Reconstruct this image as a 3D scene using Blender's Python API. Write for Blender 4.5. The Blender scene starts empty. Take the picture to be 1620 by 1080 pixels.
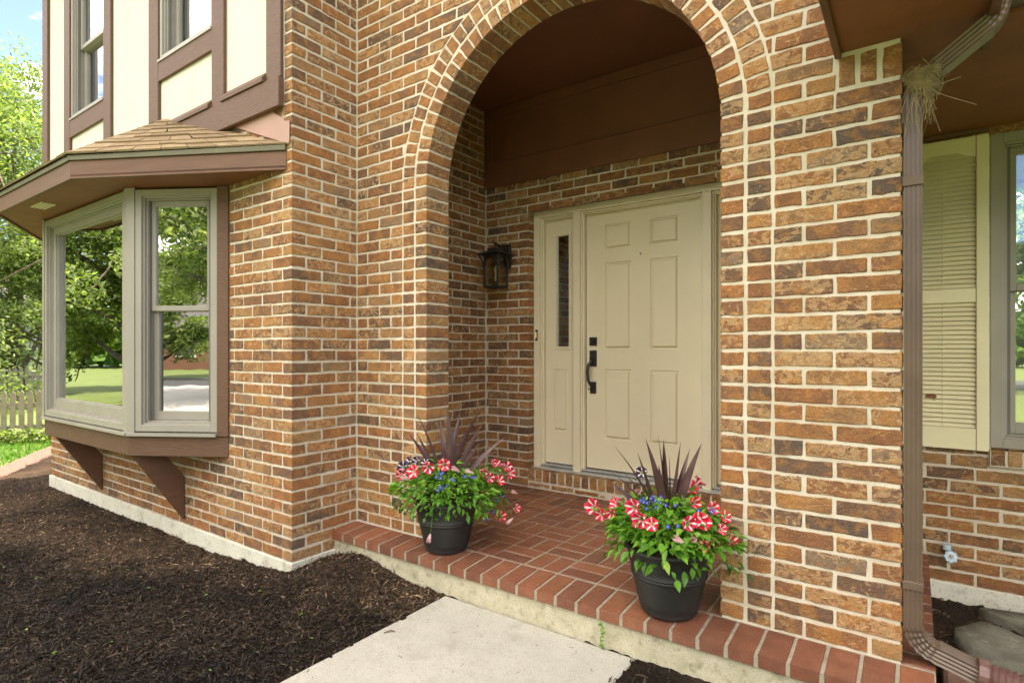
import bpy, bmesh, math, random
import numpy as np
from mathutils import Vector, Matrix
random.seed(11); RNG = np.random.default_rng(11)
R = math.radians
S = bpy.context.scene
COL = S.collection

# ---------------------------------------------------------------- camera
cam_d = bpy.data.cameras.new('camera'); cam = bpy.data.objects.new('camera', cam_d); COL.objects.link(cam)
cam.location = (0, 0, 1.12); cam.rotation_euler = (R(90), 0, R(35.32))
cam_d.sensor_width = 36; cam_d.lens = 20.0; cam_d.shift_y = 13/1620
cam_d.clip_start = .02; cam_d.clip_end = 2000
S.camera = cam
# ---------------------------------------------------------------- sky and sun
SUN_DIR = Vector((.05, .30, 1.0)).normalized()
EL = math.asin(SUN_DIR.z); AZ = math.atan2(SUN_DIR.x, SUN_DIR.y)
W = bpy.data.worlds.new('World'); S.world = W; W.use_nodes = True
nt = W.node_tree; nt.nodes.clear()
sky = nt.nodes.new('ShaderNodeTexSky'); sky.sky_type = 'NISHITA'; sky.sun_disc = False
sky.sun_elevation = EL; sky.sun_rotation = AZ; sky.air_density = .55; sky.dust_density = .3; sky.ozone_density = 1.2
tc = nt.nodes.new('ShaderNodeTexCoord'); mp = nt.nodes.new('ShaderNodeMapping'); mp.inputs['Scale'].default_value = (1, 1, 2.2)
nz = nt.nodes.new('ShaderNodeTexNoise'); nz.inputs['Scale'].default_value = 2.6; nz.inputs['Detail'].default_value = 9; nz.inputs['Roughness'].default_value = .58
rp = nt.nodes.new('ShaderNodeValToRGB'); rp.color_ramp.elements[0].position = .49; rp.color_ramp.elements[1].position = .62
mx = nt.nodes.new('ShaderNodeMix'); mx.data_type = 'RGBA'; mx.inputs['B'].default_value = (10, 9.9, 9.7, 1)
bg = nt.nodes.new('ShaderNodeBackground'); bg.inputs['Strength'].default_value = .14
wo = nt.nodes.new('ShaderNodeOutputWorld')
L = nt.links.new
L(tc.outputs['Generated'], mp.inputs['Vector']); L(mp.outputs[0], nz.inputs['Vector']); 
sx = nt.nodes.new('ShaderNodeSeparateXYZ'); L(tc.outputs['Generated'], sx.inputs[0])
m1 = nt.nodes.new('ShaderNodeMath'); m1.operation = 'MULTIPLY_ADD'; m1.inputs[1].default_value = .17; L(sx.outputs['Z'], m1.inputs[0]); L(nz.outputs['Fac'], m1.inputs[2])
m2 = nt.nodes.new('ShaderNodeMath'); m2.operation = 'MULTIPLY_ADD'; m2.inputs[1].default_value = -.13; L(sx.outputs['Y'], m2.inputs[0]); L(m1.outputs[0], m2.inputs[2])  # cloud cover weighted overhead and behind the camera, added as fill light
m3 = nt.nodes.new('ShaderNodeMath'); m3.operation = 'SUBTRACT'; m3.inputs[1].default_value = .075; L(m2.outputs[0], m3.inputs[0]); L(m3.outputs[0], rp.inputs[0])
L(sky.outputs[0], mx.inputs['A']); L(rp.outputs['Color'], mx.inputs['Factor']); L(mx.outputs['Result'], bg.inputs['Color']); L(bg.outputs[0], wo.inputs[0])
sd = bpy.data.lights.new('sun', 'SUN'); sd.energy = 3.4; sd.angle = R(.5); sd.color = (1, .95, .86)
so = bpy.data.objects.new('sun', sd); COL.objects.link(so); so.rotation_euler = SUN_DIR.to_track_quat('Z', 'Y').to_euler()
S.view_settings.view_transform = 'Standard'; S.view_settings.look = 'None'; S.view_settings.gamma = 1
S.view_settings.exposure = 2.14
S.view_settings.use_white_balance = True; S.view_settings.white_balance_temperature = 7250; S.view_settings.white_balance_tint = 12
S.cycles.use_denoising = True
S.cycles.max_bounces = 7; S.cycles.diffuse_bounces = 4; S.cycles.glossy_bounces = 4; S.cycles.transparent_max_bounces = 10
S.cycles.sample_clamp_indirect = 6

# ---------------------------------------------------------------- material helpers
def new_mat(name):
    m = bpy.data.materials.new(name); m.use_nodes = True; t = m.node_tree
    return m, t, t.nodes['Principled BSDF']
def node(t, typ, **kw):
    n = t.nodes.new(typ)
    for k, v in kw.items():
        if k in n.inputs: n.inputs[k].default_value = v
        else: setattr(n, k, v)
    return n
def mixc(t, f, a, b, blend='MIX'):
    n = t.nodes.new('ShaderNodeMix'); n.data_type = 'RGBA'; n.blend_type = blend
    for k, v in (('Factor', f), ('A', a), ('B', b)):
        if hasattr(v, 'links') or isinstance(v, bpy.types.NodeSocket): t.links.new(v, n.inputs[k])
        elif isinstance(v, (int, float)): n.inputs[k].default_value = v
        else: n.inputs[k].default_value = (*v[:3], 1)
    return n.outputs['Result']
def ramp(t, src, stops):
    n = t.nodes.new('ShaderNodeValToRGB'); cr = n.color_ramp
    while len(cr.elements) < len(stops): cr.elements.new(.5)
    for e, (p, c) in zip(cr.elements, stops):
        e.position = p; e.color = (*c, 1) if not isinstance(c, (int, float)) else (c, c, c, 1)
    t.links.new(src, n.inputs[0]); return n.outputs['Color']
def math_n(t, op, a, b=None, c=None, clamp=False):
    n = t.nodes.new('ShaderNodeMath'); n.operation = op; n.use_clamp = clamp
    for i, v in enumerate((a, b, c)):
        if v is None: continue
        if isinstance(v, (int, float)): n.inputs[i].default_value = v
        else: t.links.new(v, n.inputs[i])
    return n.outputs[0]
def noise(t, vec, scale, detail=4, rough=.55, dist=0, kind='Fac'):
    n = node(t, 'ShaderNodeTexNoise', Scale=scale, Detail=detail, Roughness=rough, Distortion=dist)
    if vec is not None: t.links.new(vec, n.inputs['Vector'])
    return n.outputs[kind]
def objpos(t):
    g = t.nodes.new('ShaderNodeTexCoord'); return g.outputs['Object']
def geopos(t):
    return t.nodes.new('ShaderNodeNewGeometry').outputs['Position']
def bump(t, bs, h, strength=.3, dist=.01):
    b = node(t, 'ShaderNodeBump', Strength=strength, Distance=dist); t.links.new(h, b.inputs['Height']); t.links.new(b.outputs[0], bs.inputs['Normal'])
def simple(name, col, rough=.6, var=.12, vs=8, bs_=0, bscale=80, metal=0, spec=.5, dirt=None, stretch=None):
    """plain surface: base colour with slight noise variation and a little bump"""
    m, t, b = new_mat(name)
    p = objpos(t)
    if stretch:
        q = node(t, 'ShaderNodeMapping', Scale=stretch); t.links.new(p, q.inputs['Vector']); p = q.outputs[0]
    n1 = noise(t, p, vs, 5)
    lo = [c*(1-var) for c in col]; hi = [min(1, c*(1+var)) for c in col]
    cc = ramp(t, n1, [(.3, lo), (.7, hi)])
    if dirt:
        n2 = noise(t, p, dirt[1], 6, .7); f = ramp(t, n2, [(dirt[2], 0), (dirt[2]+.09, 1)])
        cc = mixc(t, f, cc, dirt[0])
    t.links.new(cc, b.inputs['Base Color'])
    b.inputs['Roughness'].default_value = rough; b.inputs['Metallic'].default_value = metal
    b.inputs['Specular IOR Level'].default_value = spec
    if bs_: bump(t, b, noise(t, p, bscale, 5, .6), bs_, .006)
    return m

def mulch_tone(t, p):
    # multiplier: mulch darker away from the wall, browner near it, with a noisy edge
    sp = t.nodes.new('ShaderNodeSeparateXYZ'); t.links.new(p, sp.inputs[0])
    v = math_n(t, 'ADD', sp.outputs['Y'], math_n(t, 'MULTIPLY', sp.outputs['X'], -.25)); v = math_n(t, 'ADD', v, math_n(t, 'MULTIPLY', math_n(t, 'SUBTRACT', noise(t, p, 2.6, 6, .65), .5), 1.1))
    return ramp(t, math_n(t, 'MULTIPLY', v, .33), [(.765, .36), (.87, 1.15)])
M = {}
def make_materials():
    # ---- brick: vertex colour bc = (random hue, random blotch, edge)
    m, t, b = new_mat('brick_face')
    at = node(t, 'ShaderNodeAttribute', attribute_name='bc'); sp = t.nodes.new('ShaderNodeSeparateColor'); t.links.new(at.outputs['Color'], sp.inputs[0])
    r1, r2, ed = sp.outputs[0], sp.outputs[1], sp.outputs[2]
    pos = geopos(t)
    off = t.nodes.new('ShaderNodeCombineXYZ'); t.links.new(math_n(t, 'MULTIPLY', r1, 37.), off.inputs[0]); t.links.new(math_n(t, 'MULTIPLY', r2, 53.), off.inputs[1]); t.links.new(math_n(t, 'MULTIPLY', r1, 91.), off.inputs[2])
    va = node(t, 'ShaderNodeVectorMath', operation='ADD'); t.links.new(pos, va.inputs[0]); t.links.new(off.outputs[0], va.inputs[1]); v = va.outputs[0]
    mpz = node(t, 'ShaderNodeMapping', Scale=(1, 1, 1.35)); mpz.inputs['Rotation'].default_value = (.5, .45, .2); t.links.new(v, mpz.inputs['Vector']); v2 = mpz.outputs[0]
    base = ramp(t, r1, [(0, (.18, .135, .105)), (.10, (.25, .16, .11)), (.26, (.36, .19, .108)), (.46, (.47, .205, .090)), (.72, (.60, .262, .098)), (.88, (.64, .36, .155)), (1, (.40, .28, .19))])
    big = noise(t, v2, 9, 4, .6, .6)
    dark = ramp(t, big, [(.4, 0), (.62, 1)])
    c1 = mixc(t, math_n(t, 'MULTIPLY', dark, .5), base, (.23, .125, .078))
    bl = noise(t, v2, 26, 8, .66, 1.1)
    th = math_n(t, 'ADD', bl, math_n(t, 'MULTIPLY', math_n(t, 'SUBTRACT', r2, .55), .26))
    tan = ramp(t, th, [(.535, 0), (.615, 1)])
    c2 = mixc(t, math_n(t, 'MULTIPLY', tan, .62), c1, (.88, .56, .28))
    orr = ramp(t, noise(t, v, 16, 5, .6, .4), [(.48, 0), (.62, 1)])
    c3 = mixc(t, math_n(t, 'MULTIPLY', orr, .55), c2, (.70, .32, .09))
    pits = node(t, 'ShaderNodeTexVoronoi', Scale=95); t.links.new(v, pits.inputs['Vector'])
    pf = ramp(t, math_n(t, 'ADD', pits.outputs['Distance'], math_n(t, 'MULTIPLY', noise(t, v, 30, 2), .7)), [(.36, 1), (.46, 0)])
    c4 = mixc(t, math_n(t, 'MULTIPLY', pf, .8), c3, (.045, .03, .025))
    fine = noise(t, v, 170, 5, .7)
    c5 = mixc(t, .55, c4, mixc(t, 1., c4, ramp(t, fine, [(.25, .35), (.75, 1.5)]), 'MULTIPLY'))
    mn = math_n(t, 'ADD', ed, math_n(t, 'MULTIPLY', math_n(t, 'SUBTRACT', noise(t, pos, 70, 5, .7), .5), 2.4))
    mf = ramp(t, mn, [(.12, 1), (.3, 0)])
    smear = ramp(t, noise(t, pos, 34, 7, .75, .5), [(.665, 0), (.72, .55)])
    c6 = mixc(t, math_n(t, 'MAXIMUM', mf, smear), c5, (.60, .53, .41))
    t.links.new(c6, b.inputs['Base Color']); b.inputs['Roughness'].default_value = .82; b.inputs['Specular IOR Level'].default_value = .3
    wr = noise(t, v2, 40, 7, .62, 1.8)
    rid = math_n(t, 'ABSOLUTE', math_n(t, 'SUBTRACT', wr, .5))
    h = math_n(t, 'ADD', math_n(t, 'MULTIPLY', rid, 1.6), math_n(t, 'MULTIPLY', fine, .3)); h = math_n(t, 'SUBTRACT', h, math_n(t, 'MULTIPLY', pf, .3))
    bump(t, b, h, 1., .03); M['brick'] = m
    # ---- mortar
    m, t, b = new_mat('mortar'); p = geopos(t)
    c = ramp(t, noise(t, p, 6, 6, .7), [(.25, (.44, .37, .27)), (.55, (.575, .515, .41)), (.8, (.66, .60, .50))])
    st = ramp(t, noise(t, p, 2.2, 5, .7), [(.56, 0), (.7, .5)])
    c = mixc(t, st, c, (.42, .36, .26))
    t.links.new(c, b.inputs['Base Color']); b.inputs['Roughness'].default_value = .9
    bump(t, b, noise(t, p, 160, 6, .7), .5, .006); M['mortar'] = m
    # ---- paver
    m, t, b = new_mat('paver'); at = node(t, 'ShaderNodeAttribute', attribute_name='bc'); sp = t.nodes.new('ShaderNodeSeparateColor'); t.links.new(at.outputs['Color'], sp.inputs[0])
    p = geopos(t)
    c = ramp(t, sp.outputs[0], [(0, (.13, .046, .025)), (.5, (.175, .061, .031)), (1, (.225, .080, .038))])
    c = mixc(t, .7, c, mixc(t, 1., c, ramp(t, noise(t, p, 12, 8, .75), [(.3, .65), (.7, 1.3)]), 'MULTIPLY'))
    sp_ = ramp(t, noise(t, p, 220, 3, .6), [(.64, 0), (.7, .6)]); c = mixc(t, sp_, c, (.36, .26, .2))
    du = ramp(t, noise(t, p, 3, 6, .7), [(.5, 0), (.75, .35)]); c = mixc(t, du, c, (.19, .115, .075))
    t.links.new(c, b.inputs['Base Color']); b.inputs['Roughness'].default_value = .62; bump(t, b, noise(t, p, 200, 5, .6), .35, .004); M['paver'] = m
    m, t, b = new_mat('paver_joint'); p = geopos(t)
    c = ramp(t, noise(t, p, 20, 6, .7), [(.3, (.21, .18, .13)), (.7, (.34, .30, .23))]); t.links.new(c, b.inputs['Base Color']); b.inputs['Roughness'].default_value = .9
    bump(t, b, noise(t, p, 260, 4), .5, .004); M['joint'] = m
    # ---- paints
    M['brown'] = simple('brown_painted_wood', (.125, .056, .029), .55, .13, 5, .25, 70, stretch=(1, 1, 6))
    m, t, b = new_mat('brown_rough_sawn_wood'); p = geopos(t)
    q = node(t, 'ShaderNodeMapping', Scale=(3, 3, 26)); t.links.new(p, q.inputs['Vector'])
    g = noise(t, q.outputs[0], 6, 8, .65, .6)
    c = ramp(t, g, [(.3, (.085, .040, .022)), (.55, (.122, .059, .032)), (.8, (.158, .080, .047))])
    ch = ramp(t, noise(t, p, 60, 4, .7), [(.70, 0), (.74, .5)]); c = mixc(t, ch, c, (.42, .33, .26))
    t.links.new(c, b.inputs['Base Color']); b.inputs['Roughness'].default_value = .6; bump(t, b, g, .5, .01); M['brown_rough'] = m
    M['brown_soffit'] = simple('brown_soffit_board', (.21, .075, .028), .6, .16, 4, .25, 90, dirt=((.34, .17, .09), 70, .70))
    M['brown_dark'] = simple('dark_brown_board', (.17, .062, .028), .6, .14, 3, .3, 120, dirt=((.22, .11, .07), 90, .73))
    M['stucco'] = simple('cream_stucco', (.575, .56, .47), .9, .05, 3, .6, 55)
    M['door'] = simple('beige_door_paint', (.70, .62, .455), .42, .03, 3, .08, 130)
    M['trimbeige'] = simple('beige_trim_paint', (.67, .595, .44), .45, .05, 5, .1, 90)
    M['frame'] = simple('grey_window_frame', (.285, .262, .225), .42, .06, 6, .05, 60)
    M['frame_dark'] = simple('dark_window_channel', (.12, .11, .10), .5, .1, 6)
    M['shutter'] = simple('cream_vinyl_shutter', (.72, .66, .45), .45, .04, 6, .06, 60)
    M['alum'] = simple('aluminium_sill', (.55, .56, .56), .35, .15, 14, .1, 60, metal=.6)
    M['copper_flash'] = simple('pinkish_flashing', (.33, .185, .135), .5, .06, 5)
    M['drip'] = simple('olive_drip_edge', (.11, .10, .055), .5, .15, 5)
    M['black'] = simple('black_iron', (.022, .020, .018), .42, .3, 20, .2, 60)
    M['pot'] = simple('black_resin_pot', (.016, .016, .0155), .55, .2, 10, .15, 120, dirt=((.03, .028, .024), 7, .68))
    M['soil'] = simple('potting_soil', (.03, .02, .013), .95, .4, 40, .8, 60)
    M['pipe'] = simple('brown_aluminium_downspout', (.115, .078, .055), .38, .12, 8, .06, 30, dirt=((.26, .19, .15), 30, .72))
    M['pipe_plastic'] = simple('brown_plastic_pipe', (.12, .06, .05), .35, .12, 8)
    M['splash'] = simple('red_brown_splash_block', (.22, .12, .085), .85, .25, 20, .6, 60)
    M['bulb'] = simple('clear_bulb', (.8, .78, .72), .1, .05, 3)
    M['tap'] = simple('pale_blue_tap_handle', (.42, .52, .58), .45, .15, 30)
    M['brass'] = simple('weathered_brass', (.22, .2, .17), .4, .2, 30, metal=.6)
    # concrete
    for key, nm, ca, cb, cs, sc in (('concrete', 'path_concrete', (.345, .33, .285), (.43, .41, .36), (.30, .28, .23), 1.0),
                                    ('foundation', 'foundation_concrete', (.52, .50, .41), (.66, .64, .55), (.34, .31, .23), 1.8),
                                    ('foundation_stained', 'stained_foundation_concrete', (.33, .30, .20), (.52, .48, .36), (.17, .15, .085), 3.2)):
        m, t, b = new_mat(nm); p = geopos(t)
        c = ramp(t, noise(t, p, 3*sc, 9, .72), [(.3, ca), (.7, cb)])
        c = mixc(t, ramp(t, noise(t, p, 5.5*sc, 7, .7, .3), [(.53, 0), (.68, .75)]), c, cs)
        v = node(t, 'ShaderNodeTexVoronoi', Scale=230); t.links.new(p, v.inputs['Vector'])
        c = mixc(t, ramp(t, v.outputs['Color'], [(.12, .7), (.2, 0)]), c, (.22, .19, .15))
        c = mixc(t, ramp(t, noise(t, p, 300, 3, .6), [(.6, 0), (.75, .5)]), c, (.70, .66, .58))
        t.links.new(c, b.inputs['Base Color']); b.inputs['Roughness'].default_value = .88
        bump(t, b, math_n(t, 'ADD', noise(t, p, 150, 5, .65), math_n(t, 'MULTIPLY', noise(t, p, 14, 4), 1.5)), .45, .008); M[key] = m
    # shingles
    m, t, b = new_mat('asphalt_shingle'); p = geopos(t)
    at = node(t, 'ShaderNodeAttribute', attribute_name='bc'); sp = t.nodes.new('ShaderNodeSeparateColor'); t.links.new(at.outputs['Color'], sp.inputs[0])
    c = ramp(t, sp.outputs[0], [(0, (.20, .135, .07)), (1, (.32, .225, .125))])
    c = mixc(t, .8, c, mixc(t, 1., c, ramp(t, noise(t, p, 260, 3, .7), [(.3, .45), (.7, 1.6)]), 'MULTIPLY'))
    t.links.new(c, b.inputs['Base Color']); b.inputs['Roughness'].default_value = .95; bump(t, b, noise(t, p, 320, 2), .8, .004); M['shingle'] = m
    # glass pane: reflects the street, lets the dark room through
    m, t, b = new_mat('window_glass'); t.nodes.remove(b); o = t.nodes['Material Output']
    gl = node(t, 'ShaderNodeBsdfGlossy', Roughness=.0); gl.inputs['Color'].default_value = (.93, .95, .95, 1)
    tr = node(t, 'ShaderNodeBsdfTransparent'); tr.inputs['Color'].default_value = (.75, .8, .78, 1)
    fr = node(t, 'ShaderNodeFresnel', IOR=1.9); mxs = t.nodes.new('ShaderNodeMixShader')
    f = math_n(t, 'ADD', math_n(t, 'MULTIPLY', fr.outputs[0], 1.0), .42, clamp=True)
    n = noise(t, geopos(t), 3.2, 2); bp = node(t, 'ShaderNodeBump', Strength=.022, Distance=.02); t.links.new(n, bp.inputs['Height']); t.links.new(bp.outputs[0], gl.inputs['Normal'])
    t.links.new(f, mxs.inputs[0]); t.links.new(tr.outputs[0], mxs.inputs[1]); t.links.new(gl.outputs[0], mxs.inputs[2]); t.links.new(mxs.outputs[0], o.inputs[0]); M['glass'] = m
    m, t, b = new_mat('lantern_glass'); t.nodes.remove(b); o = t.nodes['Material Output']
    gl = node(t, 'ShaderNodeBsdfGlossy', Roughness=.15); tr = node(t, 'ShaderNodeBsdfTransparent'); tr.inputs['Color'].default_value = (.85, .80, .7, 1)
    mxs = t.nodes.new('ShaderNodeMixShader'); mxs.inputs[0].default_value = .1
    t.links.new(tr.outputs[0], mxs.inputs[1]); t.links.new(gl.outputs[0], mxs.inputs[2]); t.links.new(mxs.outputs[0], o.inputs[0]); M['lglass'] = m
    m, t, b = new_mat('doorbell_light'); b.inputs['Base Color'].default_value = (.8, .6, .3, 1); b.inputs['Emission Color'].default_value = (1, .75, .3, 1); b.inputs['Emission Strength'].default_value = .06; M['bell'] = m
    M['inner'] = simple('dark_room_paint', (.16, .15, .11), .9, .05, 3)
    M['curtain'] = simple('pale_curtain', (.5, .5, .46), .9, .05, 3)
    # ground
    m, t, b = new_mat('mulch_soil'); p = geopos(t)
    c = ramp(t, noise(t, p, 1.1, 5, .65, .5), [(.36, (.020, .014, .011)), (.5, (.048, .031, .020)), (.66, (.085, .055, .033))])
    v = noise(t, p, 60, 8, .8, 1.0); c = mixc(t, ramp(t, v, [(.52, 0), (.68, .7)]), c, (.12, .075, .042))
    c = mixc(t, ramp(t, v, [(.34, .7), (.46, 0)]), c, (.012, .009, .007))
    c = mixc(t, 1., c, mulch_tone(t, p), 'MULTIPLY')
    t.links.new(c, b.inputs['Base Color']); b.inputs['Roughness'].default_value = .95; b.inputs['Specular IOR Level'].default_value = .15
    bump(t, b, v, 1., .025); M['mulch'] = m
    m, t, b = new_mat('mulch_chip'); at = node(t, 'ShaderNodeAttribute', attribute_name='bc'); sp = t.nodes.new('ShaderNodeSeparateColor'); t.links.new(at.outputs['Color'], sp.inputs[0])
    c = ramp(t, sp.outputs[0], [(0, (.018, .012, .009)), (.45, (.036, .023, .015)), (.75, (.075, .046, .027)), (.93, (.14, .085, .046)), (1, (.24, .17, .10))])
    pt = ramp(t, noise(t, geopos(t), 1.1, 5, .65, .5), [(.36, .5), (.62, 1.7)]); c = mixc(t, 1., c, pt, 'MULTIPLY'); c = mixc(t, 1., c, mulch_tone(t, geopos(t)), 'MULTIPLY')
    t.links.new(c, b.inputs['Base Color']); b.inputs['Roughness'].default_value = .8; b.inputs['Specular IOR Level'].default_value = .3; M['chip'] = m
    m, t, b = new_mat('lawn'); p = geopos(t)
    c = ramp(t, noise(t, p, 1.3, 7, .7), [(.3, (.09, .125, .025)), (.7, (.17, .205, .045))]); c = mixc(t, ramp(t, noise(t, p, 45, 5, .7), [(.35, .6), (.6, 0)]), c, (.035, .085, .012))
    t.links.new(c, b.inputs['Base Color']); b.inputs['Roughness'].default_value = .9; bump(t, b, noise(t, p, 60, 5), .6, .03); M['lawn'] = m
    M['chip_path'] = simple('pinkish_wood_chips', (.17, .09, .065), .9, .35, 30, .8, 50)
    M['drive'] = simple('driveway_concrete', (.42, .39, .35), .9, .1, 3, .3, 60)
    M['asphalt'] = simple('street_asphalt', (.055, .055, .055), .9, .1, 3, .3, 60)
    M['stone'] = simple('grey_flagstone', (.17, .165, .13), .8, .35, 9, .9, 35, dirt=((.30, .28, .24), 14, .6))
    M['bark'] = simple('tree_bark', (.16, .12, .085), .9, .35, 14, 1., 30)
    M['straw'] = simple('dry_straw', (.25, .19, .085), .8, .35, 25)
    M['fence'] = simple('weathered_fence_wood', (.25, .22, .15), .85, .2, 12, .4, 60)
    M['fence_dark'] = simple('grey_fence_wood', (.26, .22, .20), .85, .2, 12, .4, 60)
    M['white'] = simple('white_paint', (.75, .75, .73), .6, .04, 4)
    M['roof_far'] = simple('grey_far_roof', (.10, .09, .085), .9, .15, 12)
    M['siding'] = simple('pale_siding', (.52, .50, .46), .8, .08, 4)
    M['carpaint'] = simple('silver_car_paint', (.45, .47, .5), .25, .03, 3, metal=.5)
    M['tyre'] = simple('tyre_rubber', (.02, .02, .02), .8, .1, 5)
    M['blade'] = simple('burgundy_leaf', (.075, .036, .036), .42, .3, 30)
    def leafm(key, nm, stops, tl=.45, rough=.5):
        m, t, b = new_mat(nm); o = t.nodes['Material Output']
        at = node(t, 'ShaderNodeAttribute', attribute_name='bc'); sp = t.nodes.new('ShaderNodeSeparateColor'); t.links.new(at.outputs['Color'], sp.inputs[0])
        c = ramp(t, sp.outputs[0], stops); t.links.new(c, b.inputs['Base Color']); b.inputs['Roughness'].default_value = rough; b.inputs['Specular IOR Level'].default_value = .35
        td = node(t, 'ShaderNodeBsdfTranslucent'); t.links.new(mixc(t, 1., c, (1.5, 1.7, .7), 'MULTIPLY'), td.inputs['Color'])
        ms = t.nodes.new('ShaderNodeMixShader'); ms.inputs[0].default_value = tl
        t.links.new(b.outputs[0], ms.inputs[1]); t.links.new(td.outputs[0], ms.inputs[2]); t.links.new(ms.outputs[0], o.inputs[0]); M[key] = m
    leafm('leaf_light', 'pale_green_foliage', [(0, (.09, .13, .04)), (.6, (.21, .27, .085)), (1, (.42, .46, .24))])
    leafm('leaf_mid', 'mid_green_foliage', [(0, (.04, .09, .014)), (.6, (.09, .18, .025)), (1, (.18, .30, .05))])
    leafm('leaf_dark', 'dark_green_foliage', [(0, (.015, .045, .012)), (.6, (.045, .10, .02)), (1, (.09, .17, .035))])
    leafm('petleaf', 'petunia_leaf', [(0, (.03, .095, .012)), (.45, (.09, .235, .024)), (.85, (.17, .37, .04)), (1, (.32, .50, .09))], .3, .42)
    leafm('grassblade', 'grass_blade', [(0, (.04, .12, .012)), (1, (.14, .30, .03))], .35)
    for key, rough in (('petal', .55),):
        m, t, b = new_mat('flower_petal'); o = t.nodes['Material Output']
        at = node(t, 'ShaderNodeAttribute', attribute_name='bc'); t.links.new(at.outputs['Color'], b.inputs['Base Color']); b.inputs['Roughness'].default_value = rough
        td = node(t, 'ShaderNodeBsdfTranslucent'); t.links.new(at.outputs['Color'], td.inputs['Color']); ms = t.nodes.new('ShaderNodeMixShader'); ms.inputs[0].default_value = .25
        t.links.new(b.outputs[0], ms.inputs[1]); t.links.new(td.outputs[0], ms.inputs[2]); t.links.new(ms.outputs[0], o.inputs[0]); M[key] = m
make_materials()

# ---------------------------------------------------------------- object helpers
def tag(o, label=None, cat=None, group=None, kind=None):
    if label: o['label'] = label
    if cat: o['category'] = cat
    if group: o['group'] = group
    if kind: o['kind'] = kind
    return o
def thing(name, loc, label, cat, group=None, rz=0):
    o = bpy.data.objects.new(name, None); COL.objects.link(o); o.location = loc; o.rotation_euler = (0, 0, rz); o.empty_display_size = .1
    return tag(o, label, cat, group)
def link(name, me, parent=None, world=True):
    o = bpy.data.objects.new(name, me); COL.objects.link(o)
    if parent is not None:
        o.parent = parent
        if world and parent.type == 'EMPTY': o.location = -Vector(parent.location)
    return o
def copy_tree(o, parent=None):
    c = o.copy(); COL.objects.link(c)
    if parent: c.parent = parent
    for ch in list(o.children): copy_tree(ch, c)
    return c

class F:      # local frame: s along u, d along outward normal, z up
    def __init__(self, o, u):
        self.o = Vector((*o, 0)[:3]); self.u = Vector((*u, 0)[:3]).normalized(); self.n = Vector((self.u.y, -self.u.x, 0))
    def pt(self, s, d, z): return self.o + self.u*s + self.n*d + Vector((0, 0, z))

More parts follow.
